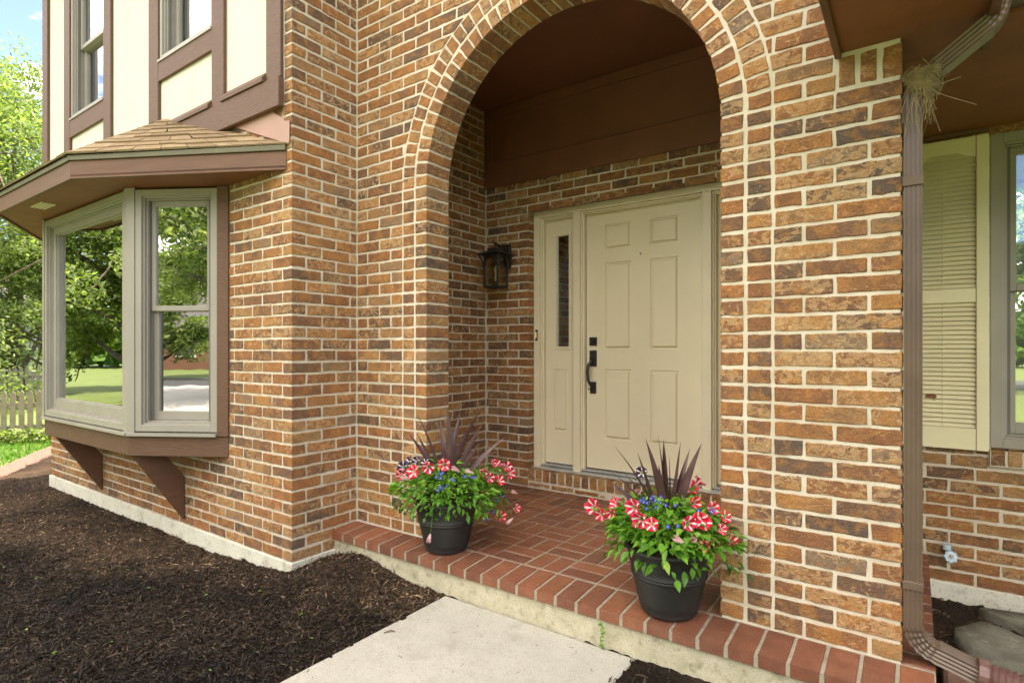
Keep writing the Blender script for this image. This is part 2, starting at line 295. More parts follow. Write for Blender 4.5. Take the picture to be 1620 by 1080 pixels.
class MB:
    def __init__(self): self.v = []; self.f = []; self.m = []; self.c = []
    def add(self, vs, fs, mi=0, col=(.5, .5, .5)):
        k = len(self.v); self.v += [tuple(p) for p in vs]; self.f += [tuple(k+i for i in f) for f in fs]; self.m += [mi]*len(fs); self.c += [col]*len(vs)
    def hexa(self, p, mi=0, col=(.5, .5, .5)):      # 8 points: bottom 4 ccw, top 4 ccw
        self.add(p, [(3, 2, 1, 0), (4, 5, 6, 7), (0, 1, 5, 4), (1, 2, 6, 5), (2, 3, 7, 6), (3, 0, 4, 7)], mi, col)
    def box(self, x0, x1, y0, y1, z0, z1, mi=0, col=(.5, .5, .5)):
        self.hexa([(x0, y0, z0), (x1, y0, z0), (x1, y1, z0), (x0, y1, z0), (x0, y0, z1), (x1, y0, z1), (x1, y1, z1), (x0, y1, z1)], mi, col)
    def fbox(self, fr, s0, s1, d0, d1, z0, z1, mi=0, top=0):     # top: how far the top front edge falls
        P = fr.pt
        self.hexa([P(s0, d1, z0), P(s1, d1, z0), P(s1, d0, z0), P(s0, d0, z0), P(s0, d1, z1-top), P(s1, d1, z1-top), P(s1, d0, z1), P(s0, d0, z1)], mi)
    def prism(self, pts, off, mi=0):          # polygon (3D points) swept by off
        n = len(pts); off = Vector(off); a = [Vector(p) for p in pts]; b = [p+off for p in a]
        self.add(a+b, [tuple(range(n-1, -1, -1)), tuple(range(n, 2*n))] + [(i, (i+1) % n, n+(i+1) % n, n+i) for i in range(n)], mi)
    def tube(self, pts, rad, seg=8, mi=0, prof=None, cap=True, up=(0, 0, 1)):
        pts = [Vector(p) for p in pts]; n = len(pts); rings = []
        if not hasattr(rad, '__len__'): rad = [rad]*n
        upv = Vector(up); side = None
        for i, p in enumerate(pts):
            d = (pts[min(i+1, n-1)]-pts[max(i-1, 0)]).normalized()
            if side is None:
                side = d.cross(upv)
                if side.length < 1e-3: side = d.cross(Vector((1, 0, 0)))
            side = (side - d*side.dot(d)).normalized(); w = side.cross(d)
            if prof: rings.append([p+side*a*rad[i]+w*b*rad[i] for a, b in prof])
            else: rings.append([p+(side*math.cos(t)+w*math.sin(t))*rad[i] for t in [2*math.pi*j/seg for j in range(seg)]])
        s = len(rings[0]); vs = [q for r in rings for q in r]
        fs = [(i*s+j, i*s+(j+1) % s, (i+1)*s+(j+1) % s, (i+1)*s+j) for i in range(n-1) for j in range(s)]
        if cap: fs += [tuple(range(s-1, -1, -1)), tuple(range((n-1)*s, n*s))]
        self.add(vs, fs, mi)
    def lathe(self, prof, ctr=(0, 0, 0), seg=40, mi=0):
        k = len(prof); vs = [(ctr[0]+r*math.cos(2*math.pi*j/seg), ctr[1]+r*math.sin(2*math.pi*j/seg), ctr[2]+z) for j in range(seg) for r, z in prof]
        self.add(vs, [(j*k+i, ((j+1) % seg)*k+i, ((j+1) % seg)*k+i+1, j*k+i+1) for j in range(seg) for i in range(k-1)], mi)
    def mesh(self, name, mats, smooth=False, fixn=False):
        me = bpy.data.meshes.new(name); me.from_pydata(self.v, [], self.f)
        for mm in (mats if isinstance(mats, (list, tuple)) else [mats]): me.materials.append(mm)
        me.polygons.foreach_set('material_index', self.m)
        a = me.color_attributes.new('bc', 'FLOAT_COLOR', 'POINT')
        a.data.foreach_set('color', np.array([(*c[:3], 1) for c in self.c], dtype=np.float32).ravel())
        if smooth: me.polygons.foreach_set('use_smooth', [True]*len(me.polygons))
        me.update()
        if fixn:
            bm = bmesh.new(); bm.from_mesh(me); bmesh.ops.recalc_face_normals(bm, faces=bm.faces); bm.to_mesh(me); bm.free()
        return me
    def build(self, name, mats, parent=None, smooth=False, bevel=0, world=True, fixn=False):
        o = link(name, self.mesh(name, mats, smooth, fixn), parent, world)
        if bevel:
            b = o.modifiers.new('bevel', 'BEVEL'); b.width = bevel; b.segments = 1; b.limit_method = 'ANGLE'; b.angle_limit = R(40)
        return o

def np_mesh(name, verts, faces, mat, col=None, smooth=False):
    me = bpy.data.meshes.new(name); nv, nf = len(verts), len(faces); k = faces.shape[1]
    me.vertices.add(nv); me.vertices.foreach_set('co', verts.astype(np.float32).ravel())
    me.loops.add(nf*k); me.loops.foreach_set('vertex_index', faces.astype(np.int32).ravel())
    me.polygons.add(nf); me.polygons.foreach_set('loop_start', np.arange(0, nf*k, k, dtype=np.int32))
    me.update(calc_edges=True); me.materials.append(mat)
    if smooth: me.polygons.foreach_set('use_smooth', np.ones(nf, dtype=bool))
    a = me.color_attributes.new('bc', 'FLOAT_COLOR', 'POINT')
    cc = np.ones((nv, 4), np.float32)*.5; cc[:, 3] = 1
    if col is not None: cc[:, 0] = col
    a.data.foreach_set('color', cc.ravel()); return me

# ---------------------------------------------------------------- brickwork
C, BL, BH, MOD = .06985, .2048, .0588, .2159
P = .0045
def hsh(*k): return random.Random(hash(k)).random()
class Brick(MB):
    def patch(self, p00, p10, p11, p01, n, key, cor=(0, 0, 0, 0), prd=P, e=.0045, jit=.0016, shr=.0022):
        """one brick face, raised prd from the mortar; cor flags (left,right,bottom,top) are outer corners"""
        rr = random.Random(str(key)); r1, r2 = rr.random(), rr.random()
        p00, p10, p11, p01, n = map(Vector, (p00, p10, p11, p01, n))
        U = (p10-p00).length; V = (p01-p00).length
        if U < .012: return
        if U > .03 and not cor[2] and not cor[3]:
            a, b, c_, d = [rr.uniform(-shr, shr) for _ in range(4)]; eu, ev = (p10-p00)/U, (p01-p00)/V
            if cor[0]: a = 0
            if cor[1]: b = 0
            p00 = p00+eu*a+ev*c_; p10 = p10-eu*b+ev*c_; p01 = p01+eu*a-ev*d; p11 = p11-eu*b-ev*d
        def params(Lh, a, b):
            m = max(1, int(Lh/.03)); t = [] if a else [0.]
            lo = -0. if a else e/Lh; hi = 1. if b else 1-e/Lh
            t += [lo+(hi-lo)*i/m for i in range(m+1)]
            if not b: t.append(1.)
            return t
        ss, ts = params(U, cor[0], cor[1]), params(V, cor[2], cor[3])
        vs, cs = [], []
        g = rr.gauss
        tilt = g(0, .0006)
        for j, tt in enumerate(ts):
            for i, s in enumerate(ss):
                q = (p00*(1-s)+p10*s)*(1-tt)+(p01*(1-s)+p11*s)*tt
                brd = (i == 0 and not cor[0]) or (i == len(ss)-1 and not cor[1]) or (j == 0 and not cor[2]) or (j == len(ts)-1 and not cor[3])
                oncor = (i == 0 and cor[0]) or (i == len(ss)-1 and cor[1]) or (j == 0 and cor[2]) or (j == len(ts)-1 and cor[3])
                if brd: d = -.001
                else: d = prd+(0 if oncor else tilt+g(0, .0005))
                jx = 0 if oncor else g(0, jit); jz = 0 if (oncor and (cor[2] or cor[3])) else (g(0, jit) if not oncor else hsh(str(key), j, 'z')*.002-.001)
                q = q + n*d + (p10-p00)/U*jx + (p01-p00)/V*jz
                vs.append(q); cs.append((r1, r2, 0. if brd else 1.))
        w = len(ss); k = len(self.v)
        self.v += [tuple(v) for v in vs]; self.c += cs
        f = [(k+j*w+i, k+j*w+i+1, k+(j+1)*w+i+1, k+(j+1)*w+i) for j in range(len(ts)-1) for i in range(w-1)]
        self.f += f; self.m += [0]*len(f)
    def quad(self, a, b, c, d): self.add([a, b, c, d], [(0, 1, 2, 3)], 1)

def wall_bricks(B, fr, k0, k1, s0, s1, anchor, flip, tagk, corL=0, corR=0, keyL=None, keyR=None, cut=None, rightward=True):
    """running bond between s0 and s1; rows with (k+flip) even start a full brick at anchor.
       cut(k) -> list of (a_bottom, a_top, b_bottom, b_top) intervals"""
    z_ = lambda k: k*C+(C-BH)/2
    for k in range(k0, k1):
        a0 = anchor if (k+flip) % 2 == 0 else anchor-.1111
        if not rightward: a0 = (anchor-BL) if (k+flip) % 2 == 0 else (anchor-BL+.1111)
        ivs = cut(k) if cut else [(s0, s0, s1, s1)]
        n0 = int(math.floor((s0-a0)/MOD))-1
        for (ab, at, bb, bt) in ivs:
            n = n0
            while a0+n*MOD < max(bb, bt):
                x0 = a0+n*MOD; x1 = x0+BL; n += 1
                if x1 < min(ab, at)+.012 or x0 > max(bb, bt)-.012: continue
                xb0, xt0 = max(x0, ab), max(x0, at); xb1, xt1 = min(x1, bb), min(x1, bt)
                if xb1-xb0 < .008 or xt1-xt0 < .008:
                    if max(xb1-xb0, xt1-xt0) < .014: continue
                    xb1 = max(xb1, xb0+.006); xt1 = max(xt1, xt0+.006)
                cl = corL and abs(xb0-s0) < 1e-4; cr = corR and abs(xb1-s1) < 1e-4
                key = (tagk, k, n)
                if cl and keyL: key = (keyL, k)
                if cr and keyR: key = (keyR, k)
                zb = z_(k); zt = zb+BH
                B.patch(fr.pt(xb0, 0, zb), fr.pt(xb1, 0, zb), fr.pt(xt1, 0, zt), fr.pt(xt0, 0, zt), fr.n, key, (cl, cr, 0, 0))

HOUSE = thing('brick_house', (-3.5, 4.5, 0), 'brick house with an arched entry porch, cream stucco panels and a bay window', 'house')

AX0, AX1, AY, AYB = -2.999, -.038, 2.464, 2.664      # arch wall
XC, R0, ZS = -1.519, .85, 30*C
# NB: mortar plane lies P behind the brick faces; the frames below give the mortar plane
def arch_wall():
    B = Brick(); y = AY+P; fr = F((0, y), (1, 0)); Z1 = 3.95; KT = 56
    Rm = R0+P
    # mortar faces
    def Y(x, z, yy=y): return (x, yy, z)
    for x0, x1 in ((AX0-.02, XC-Rm), (XC+Rm, AX1-P)):
        B.quad(Y(x0, -.02), Y(x1, -.02), Y(x1, Z1), Y(x0, Z1)); B.quad(Y(x1, -.02, AYB), Y(x0, -.02, AYB), Y(x0, Z1, AYB), Y(x1, Z1, AYB))
    n = 64
    for i in range(n):
        a, b = math.pi*(1-i/n), math.pi*(1-(i+1)/n)
        p = (XC+Rm*math.cos(a), ZS+Rm*math.sin(a)); q = (XC+Rm*math.cos(b), ZS+Rm*math.sin(b))
        B.quad(Y(*p), Y(*q), Y(q[0], Z1), Y(p[0], Z1)); B.quad(Y(*q, AYB), Y(*p, AYB), Y(p[0], Z1, AYB), Y(q[0], Z1, AYB))
        B.quad(Y(*p), Y(*p, AYB), Y(*q, AYB), Y(*q))
    xl, xr = XC-Rm, XC+Rm
    B.quad((xl, y, -.02), (xl, AYB, -.02), (xl, AYB, ZS), (xl, y, ZS)); B.quad((xr, AYB, -.02), (xr, y, -.02), (xr, y, ZS), (xr, AYB, ZS))
    B.quad((AX1-P, y, -.02), (AX1-P, AYB, -.02), (AX1-P, AYB, Z1), (AX1-P, y, Z1))
    B.quad((AX0, y, Z1), (AX1-P, y, Z1), (AX1-P, AYB, Z1), (AX0, AYB, Z1))
    # field bricks
    RO = 1.058
    def cutL(k):
        zb, zt = k*C+.006, k*C+.063
        def xa(z): return XC-RO if z <= ZS else (XC-math.sqrt(max(0, RO*RO-(z-ZS)**2)) if z-ZS < RO else XC)
        return [(AX0+.006, AX0+.006, xa(zb), xa(zt))]
    def cutR(k):
        zb, zt = k*C+.006, k*C+.063
        def xa(z): return XC+RO if z <= ZS else (XC+math.sqrt(max(0, RO*RO-(z-ZS)**2)) if z-ZS < RO else XC)
        return [(xa(zb), xa(zt), AX1, AX1)] if k not in (30, 31) else [(xa(zb), xa(zt), -.247, -.247)]
    kt = int((ZS+RO)/C)+1
    wall_bricks(B, fr, 0, kt, AX0+.006, XC, AX0+.006, 1, 'archL', cut=cutL)
    wall_bricks(B, fr, 0, kt, XC, AX1, AX1, 1, 'archR', corR=1, keyR='pier', cut=cutR, rightward=False)
    wall_bricks(B, fr, kt, KT, AX0+.006, AX1, AX0+.006, 1, 'archT')
    # straight ring columns and jamb bricks
    for k in range(0, 30):
        zb = k*C+(C-BH)/2; zt = zb+BH
        for sgn in (-1, 1):
            a, b = XC+sgn*R0, XC+sgn*.942; c_, d = XC+sgn*.956, XC+sgn*1.048
            key = ('ring', sgn, k)
            if sgn < 0:
                B.patch((b, y, zb), (a, y, zb), (a, y, zt), (b, y, zt), (0, -1, 0), key, (0, 1, 0, 0)); B.patch((d, y, zb), (c_, y, zb), (c_, y, zt), (d, y, zt), (0, -1, 0), ('ro', sgn, k))
                B.patch((xl, AY, zb), (xl, AYB, zb), (xl, AYB, zt), (xl, AY, zt), (1, 0, 0), key, (1, 0, 0, 0))
            else:
                B.patch((a, y, zb), (b, y, zb), (b, y, zt), (a, y, zt), (0, -1, 0), key, (1, 0, 0, 0)); B.patch((c_, y, zb), (d, y, zb), (d, y, zt), (c_, y, zt), (0, -1, 0), ('ro', sgn, k))
                B.patch((xr, AYB, zb), (xr, AY, zb), (xr, AY, zt), (xr, AYB, zt), (-1, 0, 0), key, (0, 1, 0, 0))
    # voussoirs: rectangular bricks round the arch
    def vous(N, r0, r1, tagk, soff):
        for i in range(N):
            a = math.pi*(i+.5)/N; rad = Vector((math.cos(a), 0, math.sin(a))); tan = Vector((-math.sin(a), 0, math.cos(a)))
            c0 = Vector((XC, y, ZS)); h = BH/2+hsh(tagk, i)*.002
            A, Bq, Cq, D = c0+rad*r0+tan*h, c0+rad*r0-tan*h, c0+rad*r1-tan*h, c0+rad*r1+tan*h
            B.patch(D, A, Bq, Cq, (0, -1, 0), (tagk, i), (0, 1, 0, 0) if soff else (0, 0, 0, 0))
            if soff:
                k = Vector((0, AYB-AY, 0)); c1 = Vector((XC, AY, ZS)); m = Rm
                q0, q1 = c1+rad*m+tan*h, c1+rad*m-tan*h
                B.patch(q0, q0+k, q1+k, q1, -rad, (tagk, i), (1, 0, 0, 0))
    vous(39, R0, .942, 'va', True); vous(45, .957, 1.048, 'vb', False)
    for i, (a, b) in enumerate(((-.236, -.181), (-.168, -.112), (-.098, AX1))):      # short soldier bricks under the eave
        B.patch((a, y, 2.104), (b, y, 2.104), (b, y, 2.222), (a, y, 2.218), (0, -1, 0), ('sold', i), (0, i == 2, 0, 0))
    # right end of the pier
    for k in range(0, 56):
        zb = k*C+(C-BH)/2
        B.patch((AX1-P, AY, zb), (AX1-P, AYB, zb), (AX1-P, AYB, zb+BH), (AX1-P, AY, zb+BH), (1, 0, 0), ('pier', k), (1, 0, 0, 0))
    return B.build('arch_wall', [M['brick'], M['mortar']], HOUSE)
arch_wall()

def side_wall():
    B = Brick(); x = AX0-P; fr = F((x, 1.987), (0, 1)); w = AY-1.987+.004
    B.quad(fr.pt(P, 0, -.135), fr.pt(w, 0, -.135), fr.pt(w, 0, 3.95), fr.pt(P, 0, 3.95))
    wall_bricks(B, fr, -2, 56, 0, w-.006, 0, 0, 'side', corL=1, keyL='quoin')
    return B.build('side_wall', [M['brick'], M['mortar']], HOUSE)
side_wall()

BX0, BX1, BY = -7.09, -2.999, 1.987
def bay_wall():
    B = Brick(); y = BY+P; fr = F((0, y), (1, 0))
    def q(x0, x1, z0, z1): B.quad((x0, y, z0), (x1, y, z0), (x1, y, z1), (x0, y, z1))
    q(BX0, BX1-P, -.135, .42); q(-3.72, BX1-P, .42, 2.72); q(-3.075, BX1-P, 2.72, 3.95); q(BX0, -6.55, .42, 2.3); q(BX0, -3.72, 2.19, 2.72)
    def cut(k):
        z = k*C
        if z < .42-.07: return [(BX0, BX0, BX1, BX1)]
        if z < 2.19: return [(BX0, BX0, -6.56, -6.56), (-3.705, -3.705, BX1, BX1)]
        if z < 2.60: return [(-3.9, -3.9, BX1, BX1)]
        return [(-3.075, -3.075, BX1, BX1)]
    wall_bricks(B, fr, -2, 56, BX0, BX1, BX1, 1, 'bay', corR=1, keyR='quoin', cut=cut, rightward=False)
    # left end
    B.quad((BX0+P, 2.3, -.135), (BX0+P, y, -.135), (BX0+P, y, 2.3), (BX0+P, 2.3, 2.3))
    return B.build('bay_wall', [M['brick'], M['mortar']], HOUSE)
bay_wall()

DY = 3.883; DX0, DX1 = -2.586, -.764; DTOP = 2.268; ALX = -3.03
def alcove():
    B = Brick(); x = ALX-P; fr = F((x, AYB-.02), (0, 1)); w = DY-AYB+.02+.004
    B.quad(fr.pt(0, 0, -.02), fr.pt(w, 0, -.02), fr.pt(w, 0, 3.19), fr.pt(0, 0, 3.19))
    wall_bricks(B, fr, 0, 46, 0, w-.008, w-.008, 0, 'alc', rightward=False)
    B.build('porch_side_wall', [M['brick'], M['mortar']], HOUSE)
    B = Brick(); y = DY+P; fr = F((0, y), (1, 0))
    q = lambda x0, x1, z0, z1: B.quad((x0, y, z0), (x1, y, z0), (x1, y, z1), (x0, y, z1))
    q(ALX-.02, DX0-P, -.02, DTOP); q(DX1+P, -.25, -.02, DTOP); q(ALX-.02, -.25, DTOP, 3.2)
    def cut(k):
        if k*C+.05 < DTOP: return [(ALX+.006, ALX+.006, DX0, DX0), (DX1, DX1, -.25, -.25)]
        return [(ALX+.006, ALX+.006, -.25, -.25)]
    # rows next to the opening
    for k in range(0, 37):
        for (s0, s1, a, rw, cl, cr, tg) in ((ALX+.006, DX0, DX0, False, 0, 1, 'dl'), (DX1, -.25, DX1, True, 1, 0, 'dr')):
            if k*C+.05 < DTOP: wall_bricks(B, fr, k, k+1, s0, s1, a, 0, tg, corL=cl, corR=cr, keyL='jr', keyR='jl', rightward=rw)
        if k*C+.05 >= DTOP: wall_bricks(B, fr, k, k+1, ALX+.006, -.25, ALX+.006, 0, 'dt')
    # returns into the door opening
    for k in range(0, 32):
        zb = k*C+(C-BH)/2
        B.patch((DX0-P, DY, zb), (DX0-P, DY+.085, zb), (DX0-P, DY+.085, zb+BH), (DX0-P, DY, zb+BH), (1, 0, 0), ('jl', k), (1, 1, 0, 0))
        B.patch((DX1+P, DY+.085, zb), (DX1+P, DY, zb), (DX1+P, DY, zb+BH), (DX1+P, DY+.085, zb+BH), (-1, 0, 0), ('jr', k), (1, 1, 0, 0))
    B.quad((DX0-P, DY, 0), (DX0-P, DY+.1, 0), (DX0-P, DY+.1, DTOP), (DX0-P, DY, DTOP)); B.quad((DX1+P, DY+.1, 0), (DX1+P, DY, 0), (DX1+P, DY, DTOP), (DX1+P, DY+.1, DTOP))
    B.build('door_wall', [M['brick'], M['mortar']], HOUSE)
    # right side wall of the porch (outside face shows past the downspout)
    B = Brick(); fr = F((-.35, DY), (0, -1)); w = DY-AYB
    B.quad(fr.pt(0, 0, -.02), fr.pt(w, 0, -.02), fr.pt(w, 0, 3.19), fr.pt(0, 0, 3.19))
    wall_bricks(B, fr, 0, 46, 0, w, 0, 1, 'alr')
    fr = F((-.20, AYB), (0, 1)); B.quad(fr.pt(0, 0, -.02), fr.pt(w, 0, -.02), fr.pt(w, 0, 2.3), fr.pt(0, 0, 2.3)); wall_bricks(B, fr, 0, 33, 0, w, 0, 1, 'alo')
    B.build('porch_side_wall', [M['brick'], M['mortar']], HOUSE)
    # rowlock step under the door
    B = Brick(); y = DY-.012
    B.box(DX0, DX1, y+P, DY+.19, -.01, .146-P, 1)
    n = int((DX1-DX0)/.0685); st = (DX1-DX0)/n
    for i in range(n):
        a = DX0+i*st+.004; b = DX0+(i+1)*st-.006
        B.patch((a, y+P, .055), (b, y+P, .055), (b, y+P, .146), (a, y+P, .146), (0, -1, 0), ('rl', i), (0, 0, 0, 1))
        B.patch((a, y, .146-P), (b, y, .146-P), (b, y+.12, .146-P), (a, y+.12, .146-P), (0, 0, 1), ('rl', i), (0, 0, 1, 0))
    fr = F((DX0, y+.008), (1, 0)); 
    for i in range(9):
        a = i*MOD+.004; b = min(a+BL, DX1-DX0)
        if b-a > .02: B.patch(fr.pt(a, 0, .004), fr.pt(b, 0, .004), fr.pt(b, 0, .043), fr.pt(a, 0, .043), fr.n, ('rb', i), prd=.004)
    B.build('door_step', [M['brick'], M['mortar']], HOUSE)
    # dark steel lintel over the door frame
    m = MB(); m.box(DX0+.002, DX1-.002, DY+.006, DY+.09, DTOP-.008, DTOP); m.build('lintel', M['brown_dark'], HOUSE)
    # brown boarding above the brick, with trim boards, and the ceiling
    m = MB(); m.box(ALX+.003, -.353, DY-.006, DY+.003, 2.5, 3.165); m.box(ALX+.003, -.353, DY-.026, DY-.007, 2.497, 2.70); m.box(ALX+.003, -.353, DY-.026, DY-.007, 3.09, 3.165)
    m.box(ALX+.003, ALX+.10, DY-.028, DY-.008, 2.701, 3.089); m.build('boarded_panel', M['brown_dark'], HOUSE, bevel=.003)
    m = MB(); m.box(ALX+.002, -.353, AYB-.001, DY-.001, 3.168, 3.21); m.build('porch_ceiling', M['brown_dark'], HOUSE)
alcove()

RX1 = 4.2
WX0, WX1, WZ0, WZ1 = .318, 1.26, .612, 2.245
def right_wall():
    B = Brick(); y = DY+P; fr = F((0, y), (1, 0)); q = lambda x0, x1, z0, z1: B.quad((x0, y, z0), (x1, y, z0), (x1, y, z1), (x0, y, z1))
    q(-.2, RX1, -.15, WZ0-.1); q(-.2, WX0+.008, WZ0-.1, 2.35); q(WX1-.004, RX1, WZ0-.1, 2.35); q(WX0, WX1, WZ1, 2.35); q(WX0, WX1, WZ0-.1, WZ0-.02)
    def cut(k):
        z = k*C
        if z+.06 < WZ0-.1 or z+.02 > WZ1: return [(-.2, -.2, RX1, RX1)]
        return [(-.2, -.2, WX0-.004, WX0-.004), (WX1+.004, WX1+.004, RX1, RX1)]
    wall_bricks(B, fr, -2, 33, -.2, RX1, .05, 0, 'right', cut=cut)
    n = 14; st = (WX1-WX0)/n
    for i in range(n):
        a, b = WX0+i*st+.005, WX0+(i+1)*st-.005
        B.patch((a, DY-.02+P, WZ0-.095), (b, DY-.02+P, WZ0-.095), (b, DY-.02+P, WZ0-.012), (a, DY-.02+P, WZ0-.012), (0, -1, 0), ('ws', i), (0, 0, 0, 1))
        B.patch((a, DY-.02, WZ0-.012), (b, DY-.02, WZ0-.012), (b, DY+.09, WZ0-.004), (a, DY+.09, WZ0-.004), (0, 0, 1), ('ws', i), (0, 0, 1, 0))
    B.box(WX0+.001, WX1-.001, DY-.02+P, DY+.1, WZ0-.1, WZ0-.012-P, 1)
    B.build('right_wall', [M['brick'], M['mortar']], HOUSE)
right_wall()

# foundations
def foundations():
    m = MB(); m.box(BX0-.012, BX1+.012, BY-.012, AY, -.9, -.1365); m.build('foundation', M['foundation'], HOUSE, bevel=.004)
    m = MB(); m.box(-.19, RX1, DY-.014, DY+.2, -.9, -.1375); m.build('foundation', M['foundation'], HOUSE, bevel=.004)
foundations()

# ---------------------------------------------------------------- front door, sidelights
def rect_ring(m, fr, s0, s1, z0, z1, w, d0, d1, mi=0, wb=None, wt=None):
    wb = w if wb is None else wb; wt = w if wt is None else wt
    m.fbox(fr, s0, s0+w, d0, d1, z0, z1, mi); m.fbox(fr, s1-w, s1, d0, d1, z0, z1, mi)
    m.fbox(fr, s0+w, s1-w, d0, d1, z0, z0+wb, mi); m.fbox(fr, s0+w, s1-w, d0, d1, z1-wt, z1, mi)
def raised(m, fr, s0, s1, z0, z1, d, b=.022, h=.007, mi=0):
    """embossed door panel: groove, sloped ring, flat centre"""
    P_ = fr.pt
    rings = [(0, d), (.004, d-.010), (.012, d-.008), (b, d+h), (b+.003, d+h)]
    vs = []
    for off, dd in rings: vs += [P_(s0+off, dd, z0+off), P_(s1-off, dd, z0+off), P_(s1-off, dd, z1-off), P_(s0+off, dd, z1-off)]
    n = len(rings); fs = [(4*i+j, 4*i+(j+1) % 4, 4*(i+1)+(j+1) % 4, 4*(i+1)+j) for i in range(n-1) for j in range(4)]; fs.append((4*n-4, 4*n-3, 4*n-2, 4*n-1))
    m.add(vs, fs, mi)
def slab_with_holes(m, fr, s0, s1, z0, z1, d, th, holes, back=True):
    xs = sorted({s0, s1, *[h[0] for h in holes], *[h[1] for h in holes]}); zs = sorted({z0, z1, *[h[2] for h in holes], *[h[3] for h in holes]})
    for a, b in zip(xs, xs[1:]):
        for c, e in zip(zs, zs[1:]):
            cx, cz = (a+b)/2, (c+e)/2
            if any(h[0] < cx < h[1] and h[2] < cz < h[3] for h in holes): continue
            m.add([fr.pt(a, d, c), fr.pt(b, d, c), fr.pt(b, d, e), fr.pt(a, d, e)], [(0, 1, 2, 3)])
    P_ = fr.pt
    m.add([P_(s0, d, z0), P_(s0, d-th, z0), P_(s0, d-th, z1), P_(s0, d, z1), P_(s1, d, z0), P_(s1, d-th, z0), P_(s1, d-th, z1), P_(s1, d, z1)], [(0, 1, 2, 3), (7, 6, 5, 4)])
    if back: m.add([P_(s0, d-th, z0), P_(s1, d-th, z0), P_(s1, d-th, z1), P_(s0, d-th, z1)], [(3, 2, 1, 0)])
def entry():
    fr = F((0, 4.03), (1, 0)); FY = .072     # frame face stands 72 mm in front of the slab
    Z0, Z1 = .178, 2.187
    fp = MB()
    xl, xr = -2.584, -.766
    zt = 2.258
    # outer frame, mullions
    mls = [(-2.584, -2.528), (-2.214, -2.152), (-1.198, -1.136), (-.822, -.766)]
    for i, (a, b) in enumerate(mls):
        fp.fbox(fr, a, b, -.04, FY, .150, zt-.052)
    fp.fbox(fr, xl, xr, -.04, FY, zt-.052, zt)
    # stops: a stepped moulding inside each opening
    ops = [(-2.528, -2.214), (-2.152, -1.198), (-1.136, -.822)]
    for a, b in ops:
        for w, d in ((.012, FY-.018), (.022, FY-.034)):
            fp.fbox(fr, a, a+w, .006, d, .176, zt-.053, 0); fp.fbox(fr, b-w, b, .006, d, .176, zt-.053); fp.fbox(fr, a+w, b-w, .006, d, zt-.053-w, zt-.053)
    ff = fp.build('door_frame', M['trimbeige'], HOUSE, bevel=.003)
    # aluminium sill
    sm = MB(); sm.fbox(fr, xl+.004, xr-.004, -.03, .115, .148, .168, 0, .010); sm.fbox(fr, xl+.03, xr-.03, -.02, .05, .168, .180, 0, .004); sm.build('threshold', M['alum'], HOUSE, bevel=.002)
    # door slab
    dm = MB(); s0, s1 = -2.128, -1.222
    holes = [(a, b, c, d) for a, b in ((-1.970, -1.754), (-1.600, -1.386)) for c, d in ((1.897, 2.089), (1.125, 1.794), (.431, .968))]
    slab_with_holes(dm, fr, s0, s1, Z0+.012, Z1, 0, .044, holes); [raised(dm, fr, *h, 0) for h in holes]
    d = dm.build('front_door', M['door'], HOUSE)
    # handle set
    hx = -2.068
    h = MB(); h.fbox(fr, hx-.032, hx+.032, .001, .012, 1.152, 1.218); k = fr.pt(hx, 0, 1.185)
    h.tube([k+Vector((0, -.012, 0)), k+Vector((0, -.03, 0))], .021, 16); h.fbox(fr, hx-.004, hx+.004, .03, .034, 1.172, 1.198); h.build('deadbolt', M['black'], d, bevel=.002)
    h = MB(); h.fbox(fr, hx-.03, hx+.03, .001, .012, .990, 1.115); h.fbox(fr, hx-.026, hx+.026, .001, .012, .777, .868)
    h.tube([fr.pt(hx+.002, .01, 1.035), fr.pt(hx, .045, 1.03), fr.pt(hx-.012, .062, 1.0), fr.pt(hx-.018, .068, .95), fr.pt(hx-.014, .062, .88), fr.pt(hx-.004, .045, .845), fr.pt(hx, .03, .828), fr.pt(hx, .01, .826)], [.011, .012, .012, .0125, .011, .009, .009, .009], 10)
    h.fbox(fr, hx-.012, hx+.012, .03, .055, 1.045, 1.052); h.fbox(fr, hx-.018, hx-.006, .05, .066, .808, .816); h.build('door_handle', M['black'], d, bevel=.002)
    h = MB(); h.tube([fr.pt(-1.675, .0, 1.838), fr.pt(-1.675, .004, 1.838)], .008, 12); h.build('peephole', M['brass'], d)
    # sidelights
    for sgn, a, b in ((0, -2.518, -2.222), (1, -1.128, -.832)):
        g0, g1 = (-2.404, -2.284) if sgn == 0 else (-1.066+.0, -.946)
        l0, l1 = (-2.455, -2.297) if sgn == 0 else (-1.053, -.895)
        g0, g1 = (a+.114, a+.234)
        l0, l1 = (a+.085, a+.215)
        m_ = MB(); slab_with_holes(m_, fr, a, b, Z0+.012, Z1, 0, .04, [(g0, g1, 1.146, 2.049), (l0, l1, .46, .96)], back=False)
        raised(m_, fr, l0, l1, .46, .96, 0, .018)
        rect_ring(m_, fr, g0-.022, g1+.022, 1.124, 2.071, .010, .0005, .008); rect_ring(m_, fr, g0-.011, g1+.011, 1.135, 2.06, .0115, -.02, .012)
        sl = m_.build('sidelight', M['door'], HOUSE)
        g = MB(); g.fbox(fr, g0-.004, g1+.004, -.014, -.010, 1.142, 2.053); g.build('pane', M['glass'], sl)
    # doorbell on the frame
    m_ = MB(); m_.fbox(fr, -2.561, -2.543, FY+.001, FY+.014, 1.195, 1.285); bell = m_.build('doorbell', M['black'], None, bevel=.002)
    tag(bell, 'small black doorbell with a lit button on the left of the door frame', 'doorbell')
    m_ = MB(); m_.fbox(fr, -2.557, -2.547, FY+.0145, FY+.018, 1.215, 1.265); m_.build('button', M['bell'], bell)
